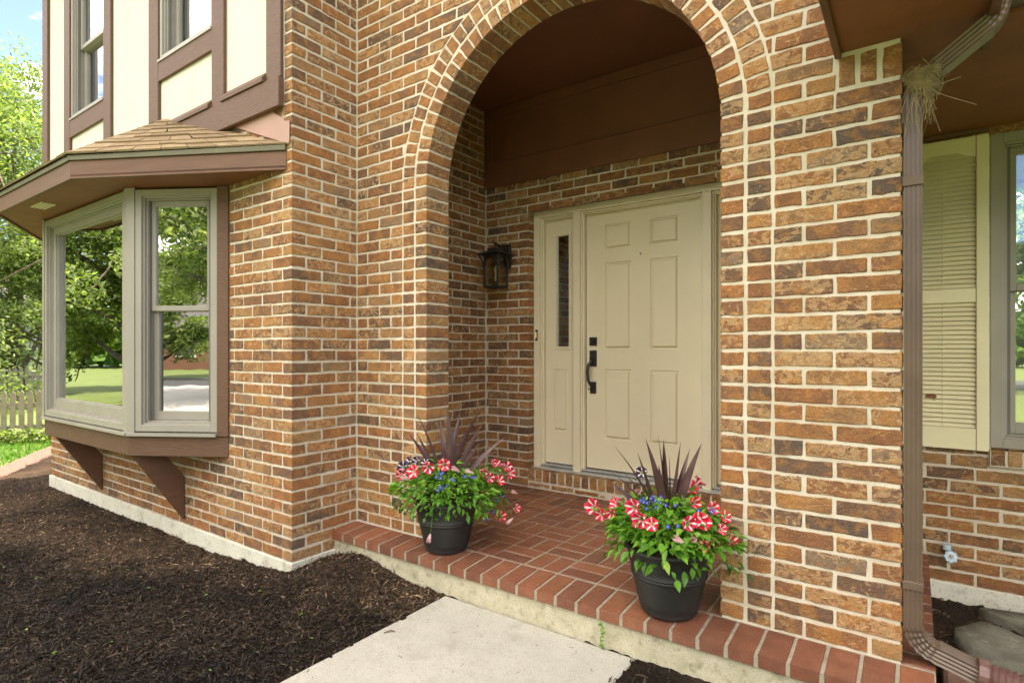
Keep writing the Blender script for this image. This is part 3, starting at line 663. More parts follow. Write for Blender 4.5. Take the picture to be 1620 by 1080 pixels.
    # hall behind the sidelight
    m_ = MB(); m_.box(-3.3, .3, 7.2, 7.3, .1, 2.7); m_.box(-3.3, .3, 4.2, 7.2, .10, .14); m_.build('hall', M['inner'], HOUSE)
entry()

# ---------------------------------------------------------------- bay window
def window_unit(fr, s0, s1, z0, z1, parent, kind, fw=.045, name='window'):
    """frame, sashes and panes; d=0 is the face of the wall it sits in"""
    a = MB(); rect_ring(a, fr, s0, s1, z0, z1, fw, -.09, .012); 
    rect_ring(a, fr, s0+fw-.004, s1-fw+.004, z0+fw-.004, z1-fw+.004, .014, -.089, -.006); rect_ring(a, fr, s0+fw+.0105, s1-fw-.0105, z0+fw+.0105, z1-fw-.0105, .010, -.088, -.022)
    w = a.build(name, M['frame'], parent, bevel=.002)
    i0, i1, j0, j1 = s0+fw+.021, s1-fw-.021, z0+fw+.021, z1-fw-.021
    if kind == 'fixed':
        b = MB(); rect_ring(b, fr, i0, i1, j0, j1, .05, -.075, -.03, wb=.07); rect_ring(b, fr, i0+.05, i1-.05, j0+.07, j1-.05, .010, -.07, -.042)
        b.build('sash', M['frame'], w, bevel=.002); g = MB(); g.fbox(fr, i0+.05, i1-.05, -.058, -.054, j0+.06, j1-.04); g.build('pane', M['glass'], w)
    else:
        zm = (j0+j1)/2+.02
        for (za, zb, d) in ((zm-.02, j1, -.045), (j0, zm+.012, -.075)):
            b = MB(); rect_ring(b, fr, i0, i1, za, zb, .038, d-.032, d+.0, wb=.06 if za == j0 else .036, wt=.036)
            b.build('sash', M['frame'], w, bevel=.002); g = MB(); g.fbox(fr, i0+.035, i1-.035, d-.02, d-.016, za+.03, zb-.03); g.build('pane', M['glass'], w)
        # jamb track
        c = MB(); c.fbox(fr, i0-.001, i0+.012, -.044, -.0235, j0, j1); c.build('jamb_track', M['frame_dark'], w); c = MB(); c.fbox(fr, i1-.012, i1+.001, -.044, -.0235, j0, j1); c.build('jamb_track', M['frame_dark'], w)
    return w
BA, BB, BC_, BD = (-6.565, 1.987), (-5.964, 1.630), (-4.305, 1.630), (-3.704, 1.987)
def bay():
    apr = MB(); sill = MB()
    ZB0, ZB1, ZH = .409, .545, 2.20
    for i, (p, q) in enumerate(((BA, BB), (BB, BC_), (BC_, BD))):
        u = (q[0]-p[0], q[1]-p[1]); Ln = math.hypot(*u); fr = F(p, u)
        ext = .0
        e0 = .006 if i > 0 else 0; e1 = .006 if i < 2 else 0
        apr.fbox(fr, 0+(0 if i == 0 else -.000), Ln, -.04, .002+(i % 2)*.0, ZB0, ZB1)
        if i == 1: window_unit(fr, .035, Ln-.035, ZB1+.03, ZH-.012, HOUSE, 'fixed', name='bay_window')
        if i == 2:
            window_unit(fr, .05, Ln-.075, ZB1+.03, ZH-.012, HOUSE, 'hung', name='bay_window')
            trims = MB(); trims.fbox(fr, Ln-.075, Ln+.004, -.05, .014, ZB1+.001, ZH); trims.build('bay_side_trim', M['brown_rough'], HOUSE, bevel=.003)
        if i == 0:
            window_unit(fr, .075, Ln-.05, ZB1+.03, ZH-.012, HOUSE, 'hung', name='bay_window'); trims = MB(); trims.fbox(fr, -.004, .075, -.05, .014, ZB1+.001, ZH); trims.build('bay_side_trim', M['brown_rough'], HOUSE, bevel=.003)
        a_, b_ = (0, Ln) if i == 1 else ((.0, Ln-.075) if i == 2 else (.075, Ln))
        sill.fbox(fr, a_, b_, -.08, .030, ZB1+.0005, ZB1+.032, 0, .014)
    # corner posts
    for (p, ang) in ((BB, 0), (BC_, 1)):
        c = Vector((*p, 0)); n = Vector((.0 if ang == 2 else (-.27 if ang == 0 else .27), -1, 0)).normalized(); s = Vector((-n.y, n.x, 0))
        q = [c+s*(-.050)+n*.004, c+s*.050+n*.004] 
        pts = [c+Vector((-.045 if ang == 1 else -.040, -.016, 0)), c+Vector((.004 if ang == 1 else -.004, -.016, 0)), c+(Vector((.6, .357, 0)).normalized()*.05 if ang == 1 else Vector((.045, -.016, 0)))+(Vector((.51, -.86, 0))*.016 if ang == 1 else Vector((0, 0, 0))), c+Vector((0, .05, 0))]
        if ang == 0:
            pts = [c+Vector((-.6, .357, 0)).normalized()*.05+Vector((-.51, -.86, 0))*.016, c+Vector((-.004, -.016, 0)), c+Vector((.04, -.016, 0)), c+Vector((0, .05, 0))]
        sill.prism([(x, y, ZB1+.001) for x, y, _ in pts], (0, 0, ZH-ZB1-.002))
    sill.build('bay_sill', M['frame'], HOUSE, fixn=True); apr.build('bay_apron', M['brown_rough'], HOUSE, bevel=.003)
    m = MB(); m.prism([(BA[0]+.03, 2.05, ZB0+.01), (BB[0]+.01, BB[1]+.02, ZB0+.01), (BC_[0]-.01, BC_[1]+.02, ZB0+.01), (BD[0]-.03, 2.05, ZB0+.01)], (0, 0, .03)); m.build('bay_floor', M['brown_dark'], HOUSE, fixn=True)
    # struts
    for x in (-4.318, -5.80):
        m = MB(); m.prism([(x-.02, 1.650, .408), (x-.02, 1.835, .408), (x-.02, 1.984, .205), (x-.02, 1.984, -.105)], (.04, 0, 0)); m.build('bay_bracket', M['brown'], HOUSE, bevel=.003, fixn=True)
    # roof: fascia, soffit, drip edge, shingles
    e = [(-7.22, 1.984), (-5.949, 1.31), (-4.321, 1.31), (-3.05, 1.984)]; top = [(-5.70, 1.984, 2.845), (-4.574, 1.984, 2.845)]
    m = MB(); m.prism([(x, y, 2.203) for x, y in (e[0], e[1], e[2], e[3])], (0, 0, .012)); so_ = m.build('bay_soffit', M['brown_soffit'], HOUSE, fixn=True)
    v = MB(); fv = F((-5.42, 1.43), (1, 0))
    for i in range(4): v.box(-5.46, -5.22, 1.405+i*.024, 1.421+i*.024, 2.195, 2.2025)
    v.build('vent', M['trimbeige'], so_)
    fa = MB(); dr = MB()
    for i in range(3):
        p, q = e[i], e[i+1]; fr = F(p, (q[0]-p[0], q[1]-p[1])); Ln = math.hypot(q[0]-p[0], q[1]-p[1])
        fa.fbox(fr, 0, Ln, -.02, .0+(.0008 if i == 1 else 0), 2.19, 2.302)
        dr.fbox(fr, -.01, Ln+.008 if i < 2 else Ln-.002, -.03, .012, 2.303, 2.335, 0)
    fa.build('bay_fascia', M['brown'], HOUSE, bevel=.002); dr.build('drip_edge', M['drip'], HOUSE, bevel=.002)
    # shingle courses as thin overlapping slabs
    sh = MB(); ex = .13
    def plane(pa, pb, ta, tb):
        pa, pb, ta, tb = map(Vector, (pa, pb, ta, tb)); mid0, mid1 = (pa+pb)/2, (ta+tb)/2
        nrm = (pb-pa).cross(mid1-mid0).normalized()
        if nrm.z < 0: nrm = -nrm
        n = max(3, round((mid1-mid0).length/ex))
        for k in range(n):
            t0, t1 = k/n, min(1, (k+1.15)/n)
            a0, b0, a1, b1 = pa.lerp(ta, t0), pb.lerp(tb, t0), pa.lerp(ta, t1), pb.lerp(tb, t1)
            Lk = (b0-a0).length; nt_ = max(1, int(Lk/.16)); cuts = [0]+sorted(min(.97, max(.03, (i+random.uniform(-.3, .3))/nt_)) for i in range(1, nt_))+[1]
            for j in range(len(cuts)-1):
                u0, u1 = cuts[j]+(.003/Lk if j else 0), cuts[j+1]-(.003/Lk if j < len(cuts)-2 else 0)
                if u1 <= u0: continue
                up = random.choice((.0, .0, .004)); dn = (a0-a1).normalized()*(.0 if k == 0 else random.choice((0, .012, .022)))
                q = [a0.lerp(b0, u0)+dn, a0.lerp(b0, u1)+dn, a1.lerp(b1, u1), a1.lerp(b1, u0)]
                lo = [nrm*.001, nrm*.001, nrm*.0, nrm*.0]; hi = [nrm*(.010+up), nrm*(.010+up), nrm*.002, nrm*.002]
                sh.hexa([a+b for a, b in zip(q, lo)]+[a+b for a, b in zip(q, hi)], 0, (random.random(), 0, 0))
    z = 2.337
    E = [(-7.245, 1.984, z), (-5.957, 1.285, z), (-4.313, 1.285, z), (-3.03, 1.984, z)]
    plane(E[0], E[1], top[0], top[0]); plane(E[1], E[2], top[0], top[1]); plane(E[2], E[3], top[1], top[1])
    # hip caps
    for p, q in ((E[1], top[0]), (E[2], top[1])):
        p, q = Vector(p), Vector(q)
        for k in range(6):
            a, b = p.lerp(q, k/6), p.lerp(q, (k+1.1)/6); s = Vector((1, .0, 0)) if p.x > -5 else Vector((1, 0, 0)); w = .055
            nn = Vector((0, 0, .012)); sh.add([a-s*w+Vector((0, 0, -.012)), a+nn, a+s*w*.9+Vector((0, .03, -.004)), b-s*w+Vector((0, 0, -.016)), b+nn*.5, b+s*w*.9+Vector((0, .03, -.01))], [(0, 1, 4, 3), (1, 2, 5, 4)], 0, (random.random(), 0, 0))
    sh.build('bay_roof', M['shingle'], HOUSE)
    fl = MB(); fl.prism([(-3.70, 1.9775, 2.60), (-3.02, 1.9775, 2.335), (-3.012, 1.9775, 2.35), (-3.010, 1.9775, 2.47), (-3.055, 1.9775, 2.478), (-3.075, 1.9775, 2.50), (-3.16, 1.9775, 2.545), (-3.2, 1.9775, 2.60)], (0, .004, 0)); fl.build('flashing', M['copper_flash'], HOUSE, fixn=True)
    # room behind: curtains and dark walls
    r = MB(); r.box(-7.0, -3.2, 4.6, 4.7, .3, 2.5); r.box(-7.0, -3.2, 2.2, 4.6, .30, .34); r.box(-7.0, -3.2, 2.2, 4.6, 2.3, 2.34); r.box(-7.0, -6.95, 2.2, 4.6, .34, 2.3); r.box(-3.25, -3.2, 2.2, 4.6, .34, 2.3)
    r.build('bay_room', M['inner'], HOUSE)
    for (x, w_) in ((-5.35, .28), (-4.62, .20)):
        cu = MB(); pts = [(x+w_*i/14, 1.80+.018*math.sin(i*1.7)) for i in range(15)]
        cu.add([(a, b, .56) for a, b in pts]+[(a, b, 2.18) for a, b in pts], [(i, i+1, 16+i, 15+i) for i in range(14)]); cu.build('curtain', M['curtain'], HOUSE, smooth=True)
bay()

# ---------------------------------------------------------------- upper storey: stucco and half timber
def upper():
    m = MB(); m.box(-7.11, -3.076, 1.985, 2.4, 2.60, 3.25); 
    # stucco with window openings above
    holes = [(-6.491, -5.70, 3.285, 4.6), (-4.666, -3.875, 3.30, 4.6)]
    m = MB(); fr = F((0, 1.983), (1, 0)); slab_with_holes(m, fr, -7.12, -3.076, 2.30, 5.4, 0, .12, holes+[(-4.2, -3.076, 2.30, 2.60)], back=False)
    for h in holes:
        P_ = fr.pt; m.add([P_(h[0], 0, h[2]), P_(h[0], -.12, h[2]), P_(h[0], -.12, h[3]), P_(h[0], 0, h[3]), P_(h[1], 0, h[2]), P_(h[1], -.12, h[2]), P_(h[1], -.12, h[3]), P_(h[1], 0, h[3])], [(0, 1, 2, 3), (7, 6, 5, 4), (0, 4, 5, 1), (3, 2, 6, 7)])
    m.build('stucco_wall', M['stucco'], HOUSE)
    b = MB(); d = .024
    def bd(x0, x1, z0, z1, dd=d): b.fbox(fr, x0, x1, .001, dd, z0, z1)
    bd(-7.247, -7.10, 2.30, 5.4); b.box(-7.247, -7.2235, 1.984, 2.1, 2.3, 5.4)
    bd(-6.64, -6.492, 2.30, 5.4); bd(-5.699, -5.548, 2.30, 5.4); bd(-4.826, -4.667, 2.62, 5.4); bd(-3.874, -3.72, 2.744, 5.4); bd(-3.225, -3.073, 2.745, 5.4)
    bd(-6.4915, -5.6995, 3.11, 3.268, .022); bd(-4.6665, -3.8745, 3.142, 3.284, .022)
    b.build('timber_trim', M['brown_rough'], HOUSE, bevel=.003)
    t = MB(); t.fbox(fr, -4.30, -3.068, .001, .040, 2.563, 2.742); t.build('timber_beam', M['brown_rough'], HOUSE, bevel=.004)
    for a, c in ((-4.52, -3.875), (-3.719, -3.226)): w = MB(); w.fbox(fr, a, c, .001, .050, 2.7425, 2.825, 0, .055); w.build('water_table', M['brown_rough'], HOUSE, bevel=.002)
    for h in holes: window_unit(fr, h[0]+.002, h[1]-.002, h[2]+.002, h[3]-.002, HOUSE, 'hung', fw=.032, name='upper_window')
    for h in holes: s = MB(); s.fbox(fr, h[0]+.001, h[1]-.001, .0005, .030, h[2]-.016, h[2]+.004, 0, .004); s.build('upper_sill', M['frame'], HOUSE)
    # second storey body, walls, roofs (mostly out of frame, they shade the front)
    g = MB(); g.box(-7.10, -7.05, 2.12, 10, -.3, 5.4); g.box(-7.1, -.24, 10, 10.1, -.3, 5.4); g.box(-.28, -.24, AYB+.002, 10, 3.3, 5.4); g.box(-3.0, -.30, AY+.02, AYB, 3.955, 5.4); g.box(-3.04, -3.005, 2.0, AY, 3.955, 5.4); g.box(-.24, RX1, 9, 9.1, -.3, 2.4); g.box(RX1, RX1+.05, DY+.006, 9.1, -.3, 2.4)
    g.box(-3.1, -3.04, 4.75, 10, .0, 5.3)
    g.box(-7.05, -.25, 2.6, 9.9, 3.22, 3.26)
    g.build('rear_walls', M['siding'], HOUSE)
    r = MB()
    # main gable roof, ridge along X
    for y0, y1, z0, z1 in ((1.40, 6.2, 5.35, 7.5), (10.8, 6.2, 5.35, 7.5)):
        r.hexa([(-7.5, y0, z0), (.15, y0, z0), (.15, y1, z1), (-7.5, y1, z1), (-7.5, y0, z0+.14), (.15, y0, z0+.14), (.15, y1, z1+.14), (-7.5, y1, z1+.14)])
    r.hexa([(.23, 2.5, 2.44), (RX1+.4, 2.5, 2.44), (RX1+.4, 6.5, 4.2), (.23, 6.5, 4.2), (.23, 2.5, 2.54), (RX1+.4, 2.5, 2.54), (RX1+.4, 6.5, 4.3), (.23, 6.5, 4.3)])
    r.hexa([(-.235, 1.05, 2.32), (.228, 1.05, 2.32), (.228, 6.5, 4.7), (-.235, 6.5, 4.7), (-.235, 1.05, 2.42), (.228, 1.05, 2.42), (.228, 6.5, 4.8), (-.235, 6.5, 4.8)])
    r.build('roof', M['shingle'], HOUSE)
upper()

# ---------------------------------------------------------------- right eave, soffits, gutter
def eave():
    Zs = 2.236
    m = MB(); m.box(-.225, .195, 1.06, 2.68, Zs, Zs+.02); m.box(-.20, RX1+.3, 2.681, DY-.001, 2.285, 2.30); m.box(.2, RX1+.3, 2.56, 2.6805, 2.262, 2.282)
    m.build('eave_soffit', M['brown_soffit'], HOUSE)
    m = MB(); m.box(-.248, -.226, 1.05, AY-.001, Zs-.022, Zs+.12); m.box(.196, .226, 1.05, 2.70, Zs-.022, Zs+.12); m.box(-.036, .23, 2.6815, 2.70, Zs-.0, Zs+.06); m.box(-.2475, .225, 1.03, 1.049, Zs-.022, Zs+.12)
    m.build('eave_trim', M['brown'], HOUSE, bevel=.003)
    m = MB(); m.box(-.19, WX0, DY-.016, DY-.001, 2.262, 2.284); m.build('frieze', M['brown'], HOUSE)
    g = MB(); prof = [(0, .0), (.05, 0), (.05, .02), (.06, .03), (.06, .10), (.0, .10)]
    g.prism([(.23, 2.556-a, 2.275+b) for a, b in ((0, 0), (.085, 0), (.09, .03), (.115, .05), (.12, .105), (0, .105))], (RX1, 0, 0)); g.build('gutter', M['pipe'], HOUSE, fixn=True)
eave()
fr = F((0, DY), (1, 0))
window_unit(F((0, DY+.012), (1, 0)), WX0+.004, WX1, WZ0-.004, WZ1, HOUSE, 'hung', fw=.05, name='right_window')

def shutter():
    fr = F((0, DY-.003), (1, 0)); x0, x1, z0, z1 = -.072, .312, .590, 2.245
    m = MB(); a, b = x0+.05, x1-.05; zm0, zm1 = 1.37, 1.445
    cx = (a+b)/2
    for p, q in ((x0, a), (b, x1)): m.fbox(fr, p, q, .001, .036, z0, z1)
    m.fbox(fr, a, b, .001, .031, z0, z0+.115); m.fbox(fr, a, b, .001, .031, zm0, zm1)
    # arched top rail
    n = 24
    def arc(x):
        q = abs((x-cx)/((b-a)/2)); return z1-.078-(.034*(max(0, q-.45)/.55)**.7 if q > .45 else 0)
    m.prism([fr.pt(a, .031, z1), fr.pt(b, .031, z1)]+[fr.pt(b-(b-a)*i/n, .031, arc(b-(b-a)*i/n)) for i in range(n+1)], -fr.n*.025)
    m.fbox(fr, a, b, .0005, .006, z0+.1, z1-.05)
    sh = m.build('shutter', M['shutter'], HOUSE, bevel=.0025, fixn=True)
    l = MB(); pitch = .0247
    def louv(za, zb):
        z = za
        while z+pitch <= zb+.012:
            for p, q in ((a, cx-.0015), (cx+.0015, b)):
                l.hexa([fr.pt(p, .027, z), fr.pt(q, .027, z), fr.pt(q, .022, z-.002), fr.pt(p, .022, z-.002), fr.pt(p, .012, z+pitch*.86), fr.pt(q, .012, z+pitch*.86), fr.pt(q, .007, z+pitch*.82), fr.pt(p, .007, z+pitch*.82)])
            z += pitch
    louv(z0+.118, zm0-.004); louv(zm1+.004, z1-.085)
    l.fbox(fr, cx-.0035, cx+.0035, .006, .0205, z0+.11, z1-.082)
    l.build('louvres', M['shutter'], sh)
    h = MB(); h.prism([fr.pt(.045, .0262, .858), fr.pt(.092, .0262, .856), fr.pt(.096, .0262, .868), (fr.pt(.088, .0262, .880)), fr.pt(.050, .0262, .879)], fr.n*.0012); h.prism([fr.pt(.078, .0262, .857), fr.pt(.084, .0262, .857), fr.pt(.087, .0262, .838)], fr.n*.0012); h.build('painted_slat_hole', M['brown_dark'], sh, fixn=True)  # raised dark brown patch, painting in the dark hole of a broken slat
    for z in (.90, 1.95):
        h = MB(); h.tube([fr.pt(x1-.022, .035, z), fr.pt(x1-.022, .039, z)], .006, 10); h.build('screw_cap', M['shutter'], sh)
shutter()

# ---------------------------------------------------------------- porch
def porch():
    PX0, PX1 = AX0+.004, .060; PYF = 2.262
    T = thing('porch', (-1.5, 3.1, 0), 'red brick paved porch floor on a stained concrete base under the arch', 'porch')
    m = MB(); m.box(PX0, PX1-.02, PYF+.018, DY, -.9, -.068); m.build('base', M['foundation_stained'], T, bevel=.006)
    B = Brick()
    # bed
    zt = lambda y: -.016+(min(y, 2.464)-PYF)/.2*.014
    B.hexa([(PX0, PYF+.002, -.066), (PX1-.002, PYF+.002, -.066), (PX1-.002, 2.47, -.066), (PX0, 2.47, -.066), (PX0, PYF+.002, -.0195), (PX1-.002, PYF+.002, -.0195), (PX1-.002, 2.47, -.0055), (PX0, 2.47, -.0055)], 1)
    B.box(PX0-.2, PX1-.212, 2.4705, DY-.002, -.066, -.0045, 1); B.box(PX1-.2115, PX1-.002, 2.4705, DY-.002, -.066, -.0047, 1)
    pitch = .1065; n = int((PX1-PX0)/pitch)
    st = (PX1-PX0)/n
    for i in range(n):
        a, b = PX0+i*st+(.005 if i else 0), PX0+(i+1)*st-.006
        zf, zb = -.016-.0035, -.002-.0035
        B.patch((a, PYF+.0035, -.068), (b, PYF+.0035, -.068), (b, PYF+.0035, -.016), (a, PYF+.0035, -.016), (0, -1, 0), ('no', i), (0, i == n-1, 0, 1), .0035, .004, .0004)
        B.patch((a, PYF, zf), (b, PYF, zf), (b, PYF+.197, zb), (a, PYF+.197, zb), (0, 0, 1), ('no', i), (0, 0, 1, 0), .0035, .004, .0004)
    B.build('edging', [M['paver'], M['joint']], T)
    # right-hand edging running back
    B = Brick(); y = 2.470; i = 0
    while y+pitch < DY:
        B.patch((PX1-.205, y+.004, -.0045), (PX1, y+.004, -.0045), (PX1, y+pitch-.006, -.0045), (PX1-.205, y+pitch-.006, -.0045), (0, 0, 1), ('ne', i), (0, 1, 0, 0), .0035, .004, .0004)
        B.patch((PX1-.0035, y+.004, -.058), (PX1-.0035, y+pitch-.006, -.058), (PX1-.0035, y+pitch-.006, -.001), (PX1-.0035, y+.004, -.001), (1, 0, 0), ('ne', i), (0, 0, 0, 1), .0035, .004, .0004)
        y += pitch; i += 1
    B.build('edging', [M['paver'], M['joint']], T)
    # basket weave floor
    B = Brick(); sq = .2110; x0 = -2.94-sq; y0 = 2.468
    i = 0
    while x0+i*sq < PX1-.22:
        j = 0
        while y0+j*sq < DY-.02:
            xa, ya = x0+i*sq, y0+j*sq; g = .0045
            for h in (0, 1):
                if (i+j) % 2 == 0: r = (xa+g, xa+sq-g, ya+h*sq/2+g, ya+(h+1)*sq/2-g)
                else: r = (xa+h*sq/2+g, xa+(h+1)*sq/2-g, ya+g, ya+sq-g)
                a, b, c_, d = max(r[0], ALX+.006), min(r[1], PX1-.215), r[2], min(r[3], DY-.01)
                if b-a > .02 and d-c_ > .02:
                    B.patch((a, c_, -.0045), (b, c_, -.0045), (b, d, -.0045), (a, d, -.0045), (0, 0, 1), ('pv', i, j, h), prd=.003, e=.0035, jit=.0004)
            j += 1
        i += 1
    B.build('paving', [M['paver'], M['joint']], T)
porch()

# ---------------------------------------------------------------- ground
def fbm(x, y, s, seed=0):
    r = np.random.default_rng(seed); o = np.zeros_like(x)
    for k in range(5):
        for _ in range(4):
            a = r.uniform(0, 2*np.pi); ph = r.uniform(0, 6.28); f = s*2**k*r.uniform(.7, 1.3)
            o += np.sin((x*np.cos(a)+y*np.sin(a))*f+ph)/2**(k*.85)/4
    return o
def mulch_h(x, y):
    # base profile
    t = np.clip((-2.9-x)/.85, 0, 1); b = -.178-.072*t
    near = np.exp(-((x+2.72)**2/.07+(y-2.25)**2/.07)); b = b+near*.07
    b = np.where((x > -2.9), b-.02*np.clip((x+2.8)/.5, 0, 1), b)
    b = np.where(x < -7.6, b-.03*np.clip((-7.6-x)/1., 0, 1), b)
    b = np.where(x > .03, -.235, b)
    # slight bank against the house wall
    b = b+.012*np.exp(-((y-1.2)/.5)**2)*(x < -3.4)
    lump = .011*fbm(x, y, 5, 1)+.007*fbm(x, y, 22, 2)+.005*fbm(x, y, 70, 3)
    z = b+lump
    inpath = (x > -2.02) & (x < -.99) & (y < 2.25)
    z = np.where(inpath, -.34, z)
    edge = (y-2.01)+.635*(x+8.94)-.31   # >0 on the house side of the bed edge
    z = np.where((x < -7.0) | (y < .2), np.where(edge > -.02, z, -.45), z)
    return z
def ground():
    m = MB(); m.box(-400, 400, -400, 400, -1.2, -.305); o = m.build('lawn', M['lawn']); tag(o, kind='structure')
    xs = np.arange(-11, 1.9, .022); ys = np.arange(-.6, 4.4, .022); X, Y = np.meshgrid(xs, ys)
    X = X+RNG.uniform(-.007, .007, X.shape); Y = Y+RNG.uniform(-.007, .007, Y.shape)
    Z = mulch_h(X, Y)+RNG.normal(0, .0035, X.shape)
    h, w = X.shape; idx = np.arange(h*w).reshape(h, w)
    f = np.stack([idx[:-1, :-1], idx[:-1, 1:], idx[1:, 1:], idx[1:, :-1]], -1).reshape(-1, 4)
    me = np_mesh('mulch_bed', np.stack([X, Y, Z], -1).reshape(-1, 3), f, M['mulch'])
    o = link('mulch_bed', me); tag(o, kind='structure')
    # wood chips
    n = 42000
    cx, cy = [], []
    x = RNG.uniform(-7.8, -2.0, n*3); y = RNG.uniform(.2, 2.3, n*3); dist = np.hypot(x, y)
    keep = RNG.random(n*3) < np.clip(3.0/dist, 0, 1)**1.6; x, y = x[keep], y[keep]
    x2 = RNG.uniform(-1.1, .0, 1500); y2 = RNG.uniform(1.4, 2.26, 1500); x3 = RNG.uniform(.07, 1.6, 5000); y3 = RNG.uniform(2.2, 3.87, 5000)
    x = np.concatenate([x, x2, x3]); y = np.concatenate([y, y2, y3])
    ok = ~((x > -2.04) & (x < -.985) & (y < 2.27)) & ~((y > 1.965) & (x < -2.99)) & ~((y > 2.27) & (x < .05))
    x, y = x[ok], y[ok]; z = mulch_h(x, y)+RNG.uniform(-.001, .012, len(x)); N = len(x)
    ln = RNG.gamma(2.2, .0078, N)+.007; ln = np.minimum(ln, .07); wd = RNG.uniform(.0015, .0060, N)
    a = RNG.uniform(0, 6.28, N); pit = RNG.normal(0, .35, N); rol = RNG.normal(0, .6, N)
    d = np.stack([np.cos(a)*np.cos(pit), np.sin(a)*np.cos(pit), np.sin(pit)], -1); s = np.stack([-np.sin(a)*np.cos(rol), np.cos(a)*np.cos(rol), np.sin(rol)], -1)
    c0 = np.stack([x, y, z], -1); bend = np.zeros((N, 3)); bend[:, 2] = RNG.uniform(-.004, .006, N)
    A, Bv = c0-d*ln[:, None]/2, c0+d*ln[:, None]/2; Mi = c0+bend
    v = np.stack([A-s*wd[:, None]*.4, A+s*wd[:, None]*.4, Mi+s*wd[:, None]/1.5, Mi-s*wd[:, None]/1.5, Bv+s*wd[:, None]*.3, Bv-s*wd[:, None]*.3], 1).reshape(-1, 3)
    k = np.arange(N)[:, None]*6; f = np.concatenate([k+np.array([[0, 1, 2, 3]]), k+np.array([[3, 2, 4, 5]])], 0)
    col = np.repeat(RNG.random(N)**1.3, 6)
    o = link('wood_chips', np_mesh('wood_chips', v, f, M['chip'], col)); tag(o, 'dark shredded bark chips scattered over the mulch bed', 'wood chips', kind='stuff')
    # pinkish strip beyond the bed
    m = MB(); pts = [(-7.2, .60), (-6.0, -.2), (-5.0, -1.2), (-5.4, -1.6), (-9.3, 1.9), (-10.9, 3.1), (-12.2, 4.2), (-11.3, 4.6), (-9.4, 3.2)]
    # path
    p = MB(); p.box(-2.045, -.965, -3.0, 2.272, -.55, -.187); o = p.build('front_path', M['concrete'], None); tag(o, kind='structure')
    b = o.modifiers.new('bevel', 'BEVEL'); b.width = .012; b.segments = 3
ground()

# ---------------------------------------------------------------- leaf and plant helpers
def leaf_cloud(name, centers, norm, size, mat, aspect=.5, col=None, fold=.25, parent=None):
    """pointed leaves, one quad-pair each (folded along the midrib)"""
    N = len(centers); t = RNG.normal(size=(N, 3)); t -= norm*(t*norm).sum(1)[:, None]; t /= np.linalg.norm(t, axis=1)[:, None]; b = np.cross(norm, t)
    s = size[:, None]
    tip, base = centers+t*s*.5, centers-t*s*.5; l = centers+b*s*aspect*.5+norm*s*fold*.3-t*s*.05; r = centers-b*s*aspect*.5+norm*s*fold*.3-t*s*.05
    v = np.stack([base, r, tip, l], 1).reshape(-1, 3); k = np.arange(N)[:, None]*4
    f = np.concatenate([k+np.array([[0, 1, 2]]), k+np.array([[0, 2, 3]])], 0)
    c = np.repeat(RNG.random(N) if col is None else col, 4)
    return np_mesh(name, v, f, mat, c)
def rand_dir(n):
    v = RNG.normal(size=(n, 3)); return v/np.linalg.norm(v, axis=1)[:, None]
def tree(name, loc, h, spread, leafmat, nleaf, lsize, label, group=None, seed=0, trunk_r=.2, droop=.0, base_frac=.25, clumps=60, cat='tree'):
    rr = random.Random(seed); T = thing(name, loc, label, cat, group)
    m = MB(); lean = Vector((rr.uniform(-.1, .1), rr.uniform(-.1, .1), 0))
    top = Vector((lean.x*h, lean.y*h, h*.8)); pts = [Vector((0, 0, -.3))]+[Vector((lean.x*h*t+rr.uniform(-.15, .15)*t, lean.y*h*t+rr.uniform(-.15, .15)*t, h*.8*t)) for t in (.15, .3, .45, .6, .8, 1)]
    m.tube(pts, [trunk_r*1.25, trunk_r, trunk_r*.85, trunk_r*.7, trunk_r*.5, trunk_r*.25, .02], 10)
    ends = []
    for i in range(26):
        t = rr.uniform(base_frac, .95); p = Vector((lean.x*h*t, lean.y*h*t, h*.8*t)); a = rr.uniform(0, 6.28); ln = spread*rr.uniform(.5, 1)*(1.15-.55*t)
        q = p+Vector((math.cos(a)*ln*.55, math.sin(a)*ln*.55, ln*.35)); e = p+Vector((math.cos(a+.2)*ln, math.sin(a+.2)*ln, ln*(.5-droop)))
        r0 = trunk_r*.42*(1-t*.5); m.tube([p, q, e], [r0, r0*.55, .012], 6); ends += [q, e, (q+e)/2]
        for _ in range(2):
            e2 = q+Vector((rr.uniform(-1, 1), rr.uniform(-1, 1), rr.uniform(-.2, .8)))*ln*.5; m.tube([q, e2], [r0*.35, .008], 5); ends.append(e2)
    m.build('trunk', M['bark'], T, smooth=True, world=False)
    cs = []
    while len(cs) < clumps:
        e = rr.choice(ends); cs.append((e.x+rr.gauss(0, .35), e.y+rr.gauss(0, .35), e.z+rr.gauss(0, .3)))
    cs = np.array(cs); ci = RNG.integers(0, len(cs), nleaf); rad = spread*RNG.uniform(.10, .24, len(cs))
    offs = rand_dir(nleaf)*np.cbrt(RNG.random(nleaf))[:, None]*rad[ci][:, None]*np.array([1.2, 1.2, .75]); pos = cs[ci]+offs
    nm = rand_dir(nleaf)+np.array([0, 0, .7]); nm /= np.linalg.norm(nm, axis=1)[:, None]
    colr = np.clip(.5+RNG.normal(0, .22, nleaf)+(RNG.random(len(cs))-.5)[ci]*.5, 0, 1)
    me = leaf_cloud('crown', pos, nm, RNG.uniform(.6, 1.3, nleaf)*lsize, leafmat, .42, colr)
    link('crown', me, T, False); return T

